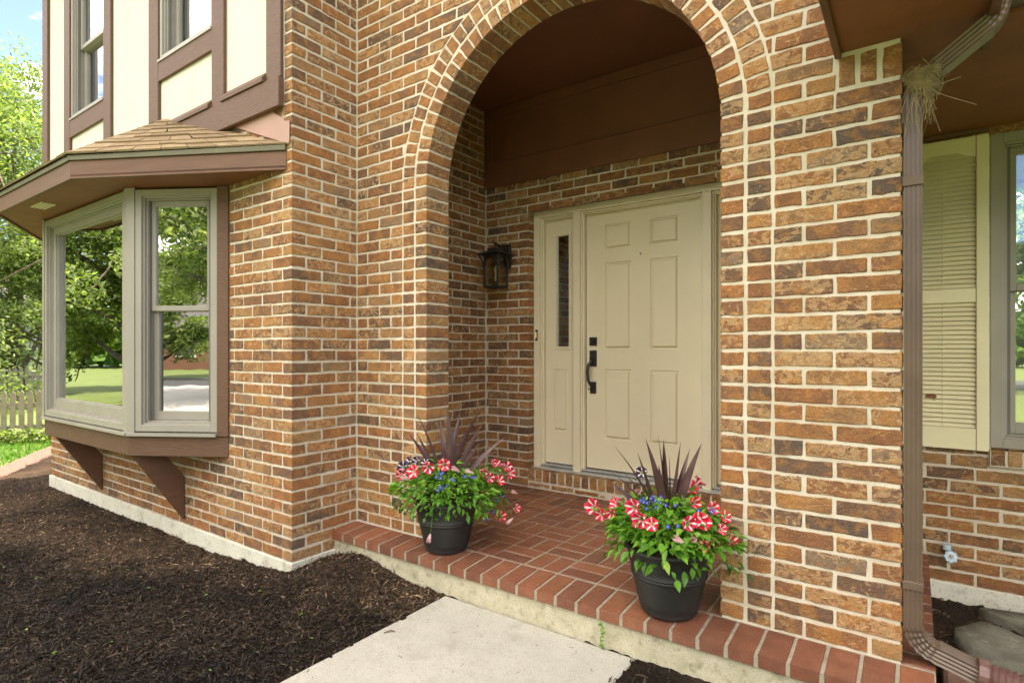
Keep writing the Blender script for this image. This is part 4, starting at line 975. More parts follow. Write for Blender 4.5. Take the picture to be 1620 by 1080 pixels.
# ---------------------------------------------------------------- flower pots
LR = [(-0.203, -0.157, 0.413), (-0.068, -0.19, 0.453), (0.076, -0.102, 0.494), (0.199, 0.069, 0.445), (0.219, 0.112, 0.401), (0.226, 0.196, 0.369), (0.175, 0.198, 0.463), (0.199, 0.211, 0.451), (0.25, 0.237, 0.444), (0.271, 0.237, 0.411), (0.346, 0.187, 0.234), (0.288, 0.127, 0.192), (0.01, -0.158, 0.482)]
LP = [(0.199, -0.024, 0.453), (0.343, 0.151, 0.178), (0.061, -0.2, 0.128), (0.154, -0.086, 0.47), (0.325, 0.222, 0.31), (-0.093, -0.217, 0.417)]
LD = [(-0.204, -0.139, 0.453), (-0.184, -0.11, 0.476), (-0.158, -0.076, 0.478), (-0.034, -0.131, 0.493), (0.045, 0.121, 0.505), (0.012, 0.093, 0.51)]
LB = [(0.116, -0.171, 0.448), (0.119, -0.18, 0.438), (0.165, -0.142, 0.435), (0.199, -0.088, 0.435), (0.225, -0.03, 0.424), (0.156, -0.188, 0.4), (0.133, -0.219, 0.378), (0.237, 0.159, 0.292), (0.251, 0.169, 0.287), (0.239, 0.146, 0.267), (0.213, 0.093, 0.21), (0.246, 0.112, 0.205), (0.225, 0.072, 0.173), (0.112, -0.16, 0.458)]
RR = [(-0.309, -0.106, 0.413), (-0.274, -0.096, 0.386), (-0.226, -0.047, 0.425), (-0.218, -0.111, 0.404), (-0.039, -0.219, 0.433), (0.016, -0.229, 0.424), (0.061, 0.102, 0.507), (0.126, -0.058, 0.49), (0.138, -0.167, 0.435), (0.186, -0.118, 0.433), (0.236, -0.068, 0.401), (0.209, -0.16, 0.355), (0.088, 0.116, 0.53), (0.228, 0.013, 0.43), (0.185, 0.0, 0.463), (0.265, -0.033, 0.346), (-0.089, -0.166, 0.461), (0.166, -0.123, 0.445)]
RP = [(0.163, -0.193, 0.381), (0.133, -0.22, 0.372), (-0.126, -0.05, 0.493)]
RD = [(-0.139, 0.044, 0.562)]
RB = [(-0.067, -0.141, 0.482), (-0.029, -0.182, 0.465), (-0.024, -0.149, 0.483), (-0.019, -0.121, 0.497), (0.015, -0.166, 0.476), (0.001, -0.142, 0.489), (0.04, -0.153, 0.481), (0.012, -0.119, 0.497), (0.074, -0.139, 0.48), (0.077, -0.22, 0.418), (0.106, -0.204, 0.421), (0.153, -0.103, 0.466), (0.184, -0.051, 0.461), (0.194, -0.034, 0.455), (0.176, -0.047, 0.466), (-0.047, -0.131, 0.491), (-0.048, -0.157, 0.477), (-0.022, -0.133, 0.491), (0.011, -0.134, 0.493)]
LT = [(-0.161, -0.086, 0.771), (-0.219, -0.101, 0.655), (-0.176, -0.058, 0.636), (-0.086, 0.038, 0.716), (-0.026, 0.036, 0.79), (0.014, 0.104, 0.756), (0.204, 0.042, 0.778), (0.173, 0.116, 0.705), (0.231, 0.263, 0.619), (-0.032, 0.011, 0.592), (-0.002, 0.088, 0.686), (-0.115, -0.166, 0.561), (0.165, 0.111, 0.601), (0.044, -0.023, 0.761)]
RT = [(-0.198, -0.13, 0.706), (-0.118, -0.067, 0.677), (-0.049, -0.142, 0.75), (-0.02, -0.077, 0.764), (-0.004, -0.052, 0.739), (0.018, 0.104, 0.715), (0.061, 0.102, 0.688), (0.137, 0.022, 0.729), (-0.198, -0.075, 0.598), (-0.181, -0.208, 0.613), (-0.218, -0.129, 0.547), (0.026, -0.064, 0.678), (-0.003, -0.112, 0.641)]

def flower_mesh(name, base, stripe, closed=0., r=.031, seed=0):
    rr = random.Random(seed); m = MB(); nr, na = 8, 50; vs, cs = [], []
    for i in range(nr+1):
        t = i/nr
        for j in range(na):
            a = 2*math.pi*j/na; lobe = 1-.07*abs(math.cos(2.5*a+1.57))**.6*t**3 if False else 1-.10*(1-abs(math.cos(2.5*a)))**2.2*t**4
            rad = r*(.08+.92*t**.8)*lobe*(1-closed*.6*t)
            z = r*(-.75*(1-t)**2.2+.16*t*t*math.sin(5*a+1+seed)+.05*t*t*math.sin(11*a+seed)-.16*t**5)*(1+closed*1.5)+closed*r*1.1*t
            vs.append((rad*math.cos(a), rad*math.sin(a), z+rr.gauss(0, .0003)))
            d = abs(((a/(2*math.pi)*5) % 1)-.5)*2     # 1 on the lobe boundary, 0 mid
            mid = 1-d if False else abs(((a/(2*math.pi)*5+.5) % 1)-.5)*2
            w = .24*(1-t*.45)+.06
            if t < .12: c = (.55, .55, .12)
            elif t < .22: c = tuple(.5*(x+y) for x, y in zip(stripe, base))
            else: c = stripe if mid < w*(.9 if t < .85 else .55) else base
            cs.append(tuple(x*rr.uniform(.88, 1.1) for x in c))
    fs = [(i*na+j, i*na+(j+1) % na, (i+1)*na+(j+1) % na, (i+1)*na+j) for i in range(nr) for j in range(na)]
    m.v = vs; m.c = cs; m.f = fs; m.m = [0]*len(fs)
    k = len(m.v); m.tube([(0, 0, -.045*r/.03), (0, 0, -.02*r/.03)], [.0025, .004], 6); 
    for q in range(k, len(m.c)): m.c[q] = (.18, .3, .05)
    return m.mesh(name, M['petal'], smooth=True)
RED, WHT, PUR, PNK = (.66, .006, .035), (.82, .74, .74), (.03, .012, .045), (.72, .38, .42)
FM = [flower_mesh('petunia_red', RED, WHT, 0, seed=1), flower_mesh('petunia_red', (.55, .01, .05), WHT, .18, .032, 2), flower_mesh('petunia_red', RED, WHT, .42, .029, 7), flower_mesh('petunia_red', (.70, .03, .07), (.78, .62, .64), .10, .030, 9)]
FD = flower_mesh('petunia_purple', PUR, WHT, 0.05, .030, 3); FP = flower_mesh('petunia_pink', PNK, (.80, .66, .62), .8, .030, 5)
def blossom_mesh():
    m = MB()
    for a in (0, 1.25, 2.5, 3.8, 5.0):
        c, s = math.cos(a), math.sin(a); r = .0085
        m.add([(0, 0, 0), (r*math.cos(a-.5), r*math.sin(a-.5), .002), (r*1.15*c, r*1.15*s, .0), (r*math.cos(a+.5), r*math.sin(a+.5), .002)], [(0, 1, 2, 3)], 0, (.03, .045, .36))
    m.lathe([(.0022, .001), (.001, .003), (0, .003)], seg=6); 
    for i in range(20, len(m.c)): m.c[i] = (.75, .75, .85)
    return m.mesh('lobelia_blossom', M['petal'])
LBM = blossom_mesh()
def ovate(m, base, d, up, L_, w, col, curl=.25):
    """one ovate leaf: 2 x 5 grid with folded midrib and drooping tip"""
    d = Vector(d).normalized(); s = d.cross(Vector(up)).normalized(); n = s.cross(d)
    prof = (0, .62, 1, .86, .5, 0); vs = []; k = len(m.v)
    for i, q in enumerate(prof):
        t = i/5; p = Vector(base)+d*L_*t-n*(L_*curl*t*t); h = w*q/2
        vs += [p-s*h+n*h*.45, p, p+s*h+n*h*.45]
    m.add(vs, [(3*i, 3*i+1, 3*i+4, 3*i+3) for i in range(5)]+[(3*i+1, 3*i+2, 3*i+5, 3*i+4) for i in range(5)], 0, col)
def pot_set(ctr, side, reds, pinks, darks, blues, tips, seed):
    rr = random.Random(seed); rg = np.random.default_rng(seed); cx, cy = ctr
    where = 'standing left of the porch opening' if side == 'L' else 'standing right, against the brick pier'
    gp = 'flower pots either side of the entry'
    pt = thing('flower_pot', (cx, cy, 0), f'round black resin flower pot {where}', 'flower pot', gp)
    h = .295; rb, rt = .116, .184
    def rad(z): t = z/h; return rb+(rt-rb)*(t**.9)
    prof = [(0, .0), (rb-.012, 0), (rb-.002, .004), (rb+.003, .012), (rb+.001, .02), (rad(.03), .03)]
    for z in (.06, .09, .12, .15): prof.append((rad(z), z))
    for zc in (.165, .178): prof += [(rad(zc-.005), zc-.005), (rad(zc)+.0035, zc-.002), (rad(zc)+.0035, zc+.002), (rad(zc+.005), zc+.005)]
    for z in (.21, .24, .262): prof.append((rad(z), z))
    prof += [(rt+.000, .270), (rt+.003, .276), (rt+.003, .284), (rt+.000, .287), (rt-.006, .286), (rt-.010, .276), (rt-.012, .25)]
    m = MB(); m.lathe(prof, (0, 0, -.006 if cy < 2.45 else 0), 72); m.build('pot_body', M['pot'], pt, smooth=True, world=False)
    m = MB(); m.lathe([(0, .268), (.06, .272), (.12, .265), (rt-.013, .262)], seg=40); m.build('soil', M['soil'], pt, smooth=True, world=False)
    # spike plant
    sp = thing('spike_plant', (cx, cy, .26), f'burgundy spiky dracaena rising from the {"left" if side == "L" else "right"} pot', 'spike plant', 'burgundy spike plants')
    for i, tp in enumerate(tips):
        m = MB(); b0 = Vector((rr.uniform(-.02, .02), rr.uniform(-.02, .02), 0)); e = Vector(tp)-Vector((0, 0, .26)); n = 12; vs = []; Ln = (e-b0).length; w = .0175*min(1.1, Ln/.4)+.003
        mid = b0.lerp(e, .5)+Vector((-e.x*.16, -e.y*.16, .05*Ln)); d = (e-b0).normalized(); tw = rr.uniform(0, 3.14)
        s = d.cross(Vector((math.cos(tw), math.sin(tw), .1))).normalized(); nn = s.cross(d); cl = (rr.random(), 0, 0)
        for k in range(n+1):
            t = k/n; p = b0*(1-t)**2+mid*2*t*(1-t)+e*t*t; ww = w*(.55+.45*min(1, t*3))*(1-max(0, (t-.35)/.65)**1.6)
            vs += [p-s*ww+nn*ww*.35, p, p+s*ww+nn*ww*.35]
        m.add(vs, [(3*k, 3*k+1, 3*k+4, 3*k+3) for k in range(n)]+[(3*k+1, 3*k+2, 3*k+5, 3*k+4) for k in range(n)], 0, cl)
        o = m.build('leaf', M['blade'], sp, smooth=True, world=False)
    # petunia foliage
    pe = thing('petunia_plant', (cx, cy, .26), f'leafy petunia with red and white striped flowers spilling over the {"left" if side == "L" else "right"} pot', 'petunia', 'potted petunias')
    m = MB(); O = Vector((0, 0, .26))
    st = MB()
    big = side == 'R'
    nL = 1500 if not big else 1200
    for i in range(nL):
        a = rr.uniform(0, 6.283); q = rr.random()
        e = math.sqrt(rr.random())
        # dome: horizontal radius and height
        rho = (.25 if big else .27)*e; z = .22*(1-(rho/.30)**2)*rr.uniform(.45, 1.0)+.02
        if rr.random() < .10: rho = rr.uniform(.15, .25 if not big else .27); z = rr.uniform(-.04, .03)   # skirt over the rim
        if z < .03 and rho < rt+.006: rho = rt+.010+rr.random()*.05
        sc = 1.0
        lob = 1+.18*math.sin(2*a+(1.0 if side == 'L' else 2.6))+.10*math.sin(5*a+seed)
        p = Vector((math.cos(a)*rho*lob, math.sin(a)*rho*lob, z))
        if cy+p.y > 2.44 and abs(cx+p.x-(-2.369 if side == 'L' else -.669)) < .2 and ((side == 'L' and cx+p.x < -2.36) or (side == 'R' and cx+p.x > -.68)): continue
        out = Vector((math.cos(a), math.sin(a), rr.uniform(-.5, .7) if z > .05 else rr.uniform(-1.3, -.1)))
        L_ = rr.uniform(.026, .050)*(1.25 if big else 1.0); 
        if rr.random() < (.35 if not big else .15): L_ *= .55
        ovate(m, p, out+Vector((rr.gauss(0, .5), rr.gauss(0, .5), rr.gauss(0, .3))), (rr.gauss(0, .3), rr.gauss(0, .3), 1), L_, L_*rr.uniform(.45, .62), (min(1, max(0, .45+.25*rr.gauss(0, 1)+z*.8)), 0, 0), rr.uniform(.05, .45))
    for p3 in reds+pinks+darks:      # leaves along each flowering stem
        e = Vector(p3)-O; a0 = Vector((e.x*.55, e.y*.55, max(.04, e.z*.6+.03)))
        for q in range(9):
            c_ = a0.lerp(e*.96, rr.uniform(.1, 1)) + Vector((rr.gauss(0, .010), rr.gauss(0, .010), rr.gauss(0, .010))); L_ = rr.uniform(.022, .042)
            ovate(m, c_, Vector((e.x, e.y, 0)).normalized()*.6+Vector((rr.gauss(0, .6), rr.gauss(0, .6), rr.gauss(-.1, .45))), (rr.gauss(0, .3), rr.gauss(0, .3), 1), L_, L_*rr.uniform(.42, .6), (rr.uniform(.2, .95), 0, 0), rr.uniform(.05, .5))
    fol = m.build('foliage', M['petleaf'], pe, smooth=True, world=False)
    st = MB()
    for p3 in reds+pinks+darks:
        e = Vector(p3)-O; st.tube([Vector((e.x*.3, e.y*.3, .02)), Vector((e.x*.75, e.y*.75, max(.06, e.z*.8+.03))), e*.97], [.003, .0025, .002], 5)
    st.build('stems', M['petleaf'], pe, smooth=True, world=False)
    for kind, lst in (('r', reds), ('p', pinks), ('d', darks)):
        for i, p3 in enumerate(lst):
            e = Vector(p3)-O; me = FM[(i*3+1) % 4] if kind == 'r' else (FP if kind == 'p' else FD)
            o = bpy.data.objects.new('flower', me); COL.objects.link(o); o.parent = pe
            tocam = (Vector((0, 0, 1.12))-Vector((cx, cy, p3[2]))).normalized()
            nrm = (Vector((e.x, e.y, 0)).normalized()*.7+tocam*1.0+Vector((rr.gauss(0, .45), rr.gauss(0, .45), rr.gauss(.1, .35))))
            if kind == 'p': nrm = Vector((rr.gauss(0, .4), rr.gauss(-.3, .3), -.6 if e.z < .0 else .3))+tocam*.3
            o.location = e+nrm.normalized()*.018; o.rotation_mode = 'QUATERNION'; o.rotation_quaternion = nrm.to_track_quat('Z', 'Y') @ Matrix.Rotation(rr.uniform(0, 6), 3, 'Z').to_quaternion()
            s = rr.uniform(.85, 1.28)*(.75 if kind == 'p' else 1); o.scale = (s, s, s)
    # lobelia: fine leaves and small blue blossoms
    lo = thing('lobelia_plant', (cx, cy, .26), f'small blue lobelia flowering among the petunias of the {"left" if side == "L" else "right"} pot', 'lobelia', 'blue lobelias')
    n = 700 if side == 'L' else 500; bc = np.array([(b[0], b[1], b[2]-.26) for b in blues]); ci = rg.integers(0, len(bc), n)
    pos = bc[ci]*rg.uniform(.55, 1.0, (n, 1))+rg.normal(0, .022, (n, 3)); nm = rg.normal(size=(n, 3)); nm[:, 2] += .6; nm /= np.linalg.norm(nm, axis=1)[:, None]
    link('fine_leaves', leaf_cloud('fine_leaves', pos, nm, rg.uniform(.012, .024, n), M['petleaf'], .28), lo, False)
    for i, b in enumerate(blues):
        for q in range(1 if big else 2):
            o = bpy.data.objects.new('blossom', LBM); COL.objects.link(o); o.parent = lo; nrm = Vector((b[0], b[1], .1)).normalized()+Vector((.45, -.75, .5))+Vector((rr.gauss(0, .3), rr.gauss(0, .3), rr.gauss(0, .3)))
            o.location = Vector((b[0]+q*rr.uniform(-.018, .018), b[1]+q*rr.uniform(-.018, .018), b[2]-.26+q*rr.uniform(-.015, .015)))+nrm.normalized()*.02; o.rotation_mode = 'QUATERNION'; o.rotation_quaternion = nrm.to_track_quat('Z', 'Y')
            o.scale = (rr.uniform(.8, 1.1),)*3
pot_set((-2.17, 2.42), 'L', LR, LP, LD, LB, LT, 3)
pot_set((-.871, 2.404), 'R', RR, RP, RD, RB, RT, 8)

# ---------------------------------------------------------------- lantern
def lantern():
    T = thing('wall_lantern', (-2.805, 3.883, 1.9), 'black iron wall lantern with clear glass on the brick beside the door', 'wall lamp')
    y = 3.725; x = -2.802; zt, zb = 1.965, 1.615
    m = MB(); m.box(x-.065, x+.045, 3.858, 3.8815, 1.80, 2.00); m.build('back_plate', M['black'], T, bevel=.003)
    m = MB(); m.tube([(x-.01, 3.86, 1.93), (x, 3.80, 1.955), (x, 3.75, 1.985), (x, y, 1.985)], .009, 8); m.tube([(x, y, 1.93), (x, y, 2.0)], [.012, .006], 8); m.tube([(x-.03, y, 2.01), (x-.012, y, 1.985), (x+.012, y, 1.975)], .006, 6); m.build('arm', M['black'], T, smooth=True)
    m = MB(); s = .088
    m.hexa([(x-s-.035, y-s-.035, 1.895), (x+s+.035, y-s-.035, 1.895), (x+s+.035, y+s+.03, 1.895), (x-s-.035, y+s+.03, 1.895), (x-.055, y-.055, 1.925), (x+.055, y-.055, 1.925), (x+.055, y+.055, 1.925), (x-.055, y+.055, 1.925)])
    m.box(x-.05, x+.05, y-.05, y+.05, 1.926, 1.945); m.build('lid', M['black'], T, bevel=.002)
    m = MB()
    w = .066; zt = 1.894; zb = 1.635
    for a in (-1, 1):
        for b in (-1, 1): m.box(x+a*w-.006, x+a*w+.006, y+b*w-.006, y+b*w+.006, zb, zt)
    for (x0, x1, y0, y1) in ((x-w, x+w, y-w-.006, y-w+.006), (x-w, x+w, y+w-.006, y+w+.006), (x-w-.0065, x-w+.0065, y-w, y+w), (x+w-.0065, x+w+.0065, y-w, y+w)):
        m.box(x0, x1, y0, y1, zb-.012, zb+.004); m.box(x0, x1, y0, y1, zt-.018, zt-.002)
    # curved corner brackets under the lid
    for a in (-1, 1):
        for b in (-1, 1):
            m.tube([(x+a*.07, y+b*.07, 1.78), (x+a*.078, y+b*.078, 1.84), (x+a*.10, y+b*.10, 1.893)], .006, 6)
        m.prism([(x+a*w, y-w-.0075, 1.892), (x+a*(w-.045), y-w-.0075, 1.892), (x+a*(w-.012), y-w-.0075, 1.80), (x+a*w, y-w-.0075, 1.79)], (0, .005, 0)); m.prism([(x+w+.004, y+a*w, 1.892), (x+w+.004, y+a*(w-.045), 1.892), (x+w+.004, y+a*(w-.012), 1.80), (x+w+.004, y+a*w, 1.79)], (.005, 0, 0))
    m.build('cage', M['black'], T, fixn=True)
    m = MB(); m.box(x-w+.004, x+w-.004, y-w+.001, y-w+.003, zb, zt-.01); m.box(x-w+.004, x+w-.004, y+w-.003, y+w-.001, zb, zt-.01); m.box(x-w+.001, x-w+.003, y-w+.004, y+w-.004, zb, zt-.01); m.box(x+w-.003, x+w-.001, y-w+.004, y+w-.004, zb, zt-.01)
    m.build('glass_panel', M['lglass'], T)
    m = MB(); m.lathe([(0, 0), (.011, 0), (.011, .05), (.008, .055), (.012, .07), (.016, .09), (.014, .11), (.006, .128), (0, .13)], (x, y, 1.68), 16); m.build('bulb', M['bulb'], T, smooth=True)
lantern()

# ---------------------------------------------------------------- downspout, nest
def downspout():
    T = thing('downspout', (-.004, 2.50, 0), 'brown ribbed metal downspout running down beside the brick pier', 'downspout')
    hw, hd = .027, .038
    def prof():
        pts = []; n = 4
        for i in range(n*4+1):    # front with ribs
            t = i/(n*4); x = -hw+2*hw*t; pts.append((x, -hd+(.0045*(math.sin(t*n*2*math.pi-1.57)*.5+.5))))
        pts += [(hw, -hd+.006), (hw+.001, 0), (hw, hd), (-hw, hd), (-hw-.001, 0)]
        return [(a, b) for a, b in pts]
    pr = prof(); X0, Y0 = -.006, 2.498
    def pipe(path, name='pipe', sc=1, crimp=None):
        m = MB(); rings = []
        for i, (p, ang) in enumerate(path):      # ang: tilt of the section in the XZ plane
            s = sc*(1+(crimp[i] if crimp else 0)); c, sn = math.cos(ang), math.sin(ang)
            rings.append([Vector((p[0]+a*s*c, p[1]+b*s, p[2]+a*s*sn)) for a, b in pr])
        k = len(pr); vs = [v for r in rings for v in r]; fs = [(i*k+j, i*k+(j+1) % k, (i+1)*k+(j+1) % k, (i+1)*k+j) for i in range(len(rings)-1) for j in range(k)]
        fs += [tuple(range(k-1, -1, -1)), tuple(range((len(rings)-1)*k, len(rings)*k))]
        m.add(vs, fs); return m.build(name, M['pipe'], T, fixn=True)
    pipe([((X0, Y0, .27), 0), ((X0, Y0, 2.02), 0)])
    # top elbow: vertical -> diagonal up right -> vertical
    pth = []; cr = []
    ang0 = R(-56)
    for i in range(9):
        t = i/8; a = t*ang0; pth.append(((X0+.07*(1-math.cos(-a)), Y0, 2.02+.07*math.sin(-a)), a)); cr.append(.03 if i % 2 else -.05)
    p0 = pth[-1][0]; d = (math.sin(-ang0), math.cos(-ang0))
    Ls = .20
    for i in range(4): t = (i+1)/4; pth.append(((p0[0]+d[0]*Ls*t, Y0-.03*t, p0[2]+d[1]*Ls*t), ang0)); cr.append(0)
    p1 = pth[-1][0]
    for i in range(1, 11):
        t = i/10; a = ang0*(1-t); cx = p1[0]-.09*math.cos(ang0)*-1; r_ = .085
        # turn back to vertical about a centre up-left of the pipe
        ccx, ccz = p1[0]-r_*math.cos(ang0), p1[2]-r_*math.sin(ang0)
        pth.append(((ccx+r_*math.cos(a), p1[1], ccz+r_*math.sin(a)), a)); cr.append(.03 if i % 2 else -.05)
    p2 = pth[-1][0]; pth.append(((p2[0], p2[1], p2[2]+.12), 0)); cr.append(0)
    pipe(pth, 'upper_elbow', 1.0, cr)
    # bottom elbow and shoe
    pth = [((X0, Y0, .28), 0), ((X0, Y0, .14), 0)]; cr = [.03, .03]
    for i in range(1, 12):
        t = i/11; a = R(73)*t; pth.append(((X0+.10*(1-math.cos(a)), Y0+.03*t, .14-.10*math.sin(a)), a)); cr.append(.07 if i % 2 else -.03)
    p = pth[-1][0]; dx, dz = math.sin(R(73)), -math.cos(R(73))
    pth.append(((p[0]+dx*.05, p[1], p[2]+dz*.05), R(73))); cr.append(.03); pth.append(((p[0]+dx*.13, p[1], p[2]+dz*.13), R(73))); cr.append(.05)
    pipe(pth, 'lower_elbow', 1.0, cr)
    q = Vector((p[0]+dx*.10, p[1], p[2]+dz*.10))
    # straps
    for z in (1.70, .27):
        m = MB(); m.box(X0-hw-.004, X0+hw+.004, Y0-hd-.004, Y0+hd, z, z+.034 if z > 1 else z+.03); m.build('strap', M['pipe'], T, bevel=.002)
    # flexible plastic extension
    E_ = thing('drain_extension', (.2, 2.5, -.1), 'brown corrugated plastic drain pipe joined to the foot of the downspout', 'drain pipe')
    m = MB(); pts = []; rad = []
    n = 70
    for i in range(n):
        t = i/(n-1); pts.append((q.x+.012+.62*t, q.y-.01+.02*t, q.z-.004-.14*t+.02*math.sin(t*3.1))); rad.append(.046 if i % 2 else .038)
    rad[:4] = [.052, .052, .052, .050]
    m.tube(pts, rad, 20); m.build('pipe_body', M['pipe_plastic'], E_, smooth=False)
    m = MB(); m.hexa([(.09, 2.60, -.26), (.46, 2.58, -.28), (.44, 2.92, -.28), (.09, 3.0, -.26), (.09, 2.60, -.115), (.46, 2.58, -.15), (.44, 2.92, -.15), (.09, 3.0, -.115)]); o = m.build('splash_block', M['splash'], None, bevel=.012)
    tag(o, 'rough red-brown splash block lying behind the drain pipe', 'splash block')
downspout()
def nest():
    T = thing('bird_nest', (.03, 2.50, 2.0), 'straw bird nest wedged on the bend of the downspout', 'bird nest')
    rr = random.Random(4); m = MB(); c = Vector((.022, 2.49, 2.02))
    for i in range(700):
        a = rr.uniform(0, 6.28); z = rr.random()**.8; r = .030+.036*z+rr.gauss(0, .004); span = rr.uniform(.5, 1.6); pts = []
        zz = c.z-.01+z*.085+rr.gauss(0, .004); sl = rr.gauss(0, .014)
        for k in range(5):
            t = k/4-.5; q = r*(1+(.25*abs(t) if rr.random() < .2 else 0)); pts.append((c.x+q*math.cos(a+t*span), c.y+q*.95*math.sin(a+t*span), zz+sl*t*2))
        m.tube(pts, rr.uniform(.0006, .0014), 4, cap=False)
    for i in range(55):     # loose hanging straws
        a = rr.uniform(-3.3, .8); p = Vector((c.x-.012+.034*math.cos(a), c.y-.048*abs(math.sin(a)), c.z+rr.uniform(-.03, .03))); ln = rr.uniform(.03, .14)
        q = p+Vector((rr.gauss(0, .010), -.010, -ln*.5)); e = q+Vector((rr.gauss(0, .012), rr.gauss(0, .006), -ln*.5)); m.tube([p, q, e], rr.uniform(.0005, .0012), 4, cap=False)
    for e in ((.165, 2.41, 1.925), (.125, 2.43, 2.035), (.075, 2.41, 2.11)): m.tube([(c.x+.01, c.y-.035, c.z+.01), ((c.x+e[0])/2, (c.y+e[1])/2-.01, (c.z+e[2])/2+.008), e], .0009, 5)
    m.build('straw_bowl', M['straw'], T, smooth=True)
    b = MB(); b.lathe([(0, 0), (.03, .002), (.048, .03), (.058, .075), (.05, .078), (.035, .04), (0, .03)], (c.x, c.y, c.z-.005), 24); b.build('nest_lining', M['straw'], T, smooth=True)
nest()

# ---------------------------------------------------------------- garden tap, stones, weed
def small():
    T = thing('garden_tap', (.143, 3.883, .03), 'garden tap with a pale blue wheel handle on the right brick wall', 'tap')
    y = DY; m = MB(); m.tube([(.143, y-.001, .045), (.143, y-.05, .045)], .016, 12); m.tube([(.143, y-.045, .05), (.143, y-.06, .02), (.143, y-.075, -.005)], [.014, .014, .012], 12); m.tube([(.143, y-.005, .045), (.143, y-.012, .045)], .028, 16); m.build('spout', M['brass'], T, smooth=True)
    m = MB(); n = 32; ctr = Vector((.155, y-.088, .028)); nn = Vector((.15, -.9, .25)).normalized(); s = nn.cross(Vector((0, 0, 1))).normalized(); w = s.cross(nn)
    ring = []
    for k, (rr_, d) in enumerate(((.010, .006), (.024, .002), (.030, .006), (.030, -.004), (.010, -.004))):
        for j in range(n):
            a = 2*math.pi*j/n; q = rr_*(1+(.09*math.cos(8*a) if k in (2, 3) else 0)); ring.append(ctr+s*q*math.cos(a)+w*q*math.sin(a)+nn*d)
    m.add(ring, [(k*n+j, k*n+(j+1) % n, (k+1)*n+(j+1) % n, (k+1)*n+j) for k in range(4) for j in range(n)]); m.build('handle', M['tap'], T, fixn=True)
    m = MB(); m.tube([ctr-nn*.03, ctr+nn*.008], .007, 8); m.build('spindle', M['brass'], T)
    m = MB(); m.tube([(.138, y-.045, .05), (.138, y-.045, .078)], .019, 14); m.build('vacuum_cap', M['tap'], T)
    def stone(pts, z0, th, label, seed):
        rr = random.Random(seed); n = len(pts); cx = sum(p[0] for p in pts)/n; cy = sum(p[1] for p in pts)/n
        o_ = []
        for i in range(n):
            a, b = pts[i], pts[(i+1) % n]
            for k in range(5): t = k/5; o_.append((a[0]+(b[0]-a[0])*t+rr.gauss(0, .006), a[1]+(b[1]-a[1])*t+rr.gauss(0, .006)))
        m = MB(); N = len(o_); rings = [(1.0, -.06), (1.0, th*.6), (.97, th), (.6, th+.004), (.25, th+.002)]
        vs = [(cx+(x-cx)*s, cy+(y_-cy)*s, z0+z+(rr.gauss(0, .0012) if z > 0 else 0)) for s, z in rings for x, y_ in o_]+[(cx, cy, z0+th)]
        fs = [(k*N+j, k*N+(j+1) % N, (k+1)*N+(j+1) % N, (k+1)*N+j) for k in range(len(rings)-1) for j in range(N)]+[((len(rings)-1)*N+j, (len(rings)-1)*N+(j+1) % N, len(vs)-1) for j in range(N)]
        m.add(vs, fs); o = m.build('flagstone', M['stone'], None, fixn=True, smooth=True); tag(o, label, 'stone', 'flagstones in the right bed')
    stone([(.135, 3.39), (.19, 3.13), (.25, 2.97), (.48, 2.9), (.56, 3.2), (.42, 3.46), (.28, 3.57)], -.235, .05, 'large grey flagstone nearest the downspout foot', 2)
    stone([(.27, 3.76), (.44, 3.60), (.62, 3.42), (.95, 3.45), (.9, 3.75), (.6, 3.83)], -.232, .04, 'darker flagstone lying close to the right wall base', 5)
    # weed at the path edge
    T = thing('weed', (-1.12, 2.262, -.187), 'small green weed growing between path and porch base', 'weed'); m = MB(); rr = random.Random(2)
    p = Vector((-1.115, 2.262, -.19)); pts = [p, p+Vector((-.01, -.006, .04)), p+Vector((.004, -.004, .08)), p+Vector((-.012, -.006, .115))]; m.tube(pts, .0016, 5)
    for i in range(26):
        t = rr.random(); k = int(t*2.99); q = pts[k].lerp(pts[k+1], t*3-k); a = rr.uniform(0, 6.28); ovate(m, q, (math.cos(a), math.sin(a)*.6-.3, rr.uniform(-.3, .6)), (0, 0, 1), rr.uniform(.010, .020), .010, (rr.uniform(.3, .9), 0, 0))
    m.build('leaves', M['petleaf'], T)
small()

# ---------------------------------------------------------------- garden at the left
def fence(p, q, z0, h, label, mat, pitch=.105, pw=.068, gothic=True):
    p, q = Vector((*p, 0)), Vector((*q, 0)); L_ = (q-p).length; fr = F(p, q-p); T = thing('picket_fence', (p.x, p.y, z0), label, 'fence', 'picket fences')
    m = MB(); n = int(L_/pitch)
    for i in range(n):
        s = i*pitch; m.prism([fr.pt(s, .0, z0+.04), fr.pt(s+pw, .0, z0+.04), fr.pt(s+pw, 0, z0+h-.05), fr.pt(s+pw/2, 0, z0+h+random.uniform(-.01, .01)), fr.pt(s, 0, z0+h-.05)], fr.n*.018)
    m.build('pickets', mat, T, fixn=True)
    m = MB(); m.fbox(fr, 0, L_, -.04, -.001, z0+.18, z0+.26); m.fbox(fr, 0, L_, -.04, -.001, z0+h-.28, z0+h-.20); m.build('rails', mat, T)
    for i in range(int(L_/1.6)+1):
        m = MB(); s = i*1.6; m.fbox(fr, s, s+.09, -.13, -.041, z0-.2, z0+h+.04); m.fbox(fr, s-.01, s+.10, -.14, -.035, z0+h+.041, z0+h+.065); m.build('post', mat, T)
fence((-11.64, 1.9), (-8.9, 7.5), -.3, .80, 'pale weathered picket fence close behind the lawn strip', M['fence'])
fence((-17.75, 3.6), (-16.0, 10.5), -.3, 1.0, 'darker grey picket fence farther back under the tree', M['fence_dark'])
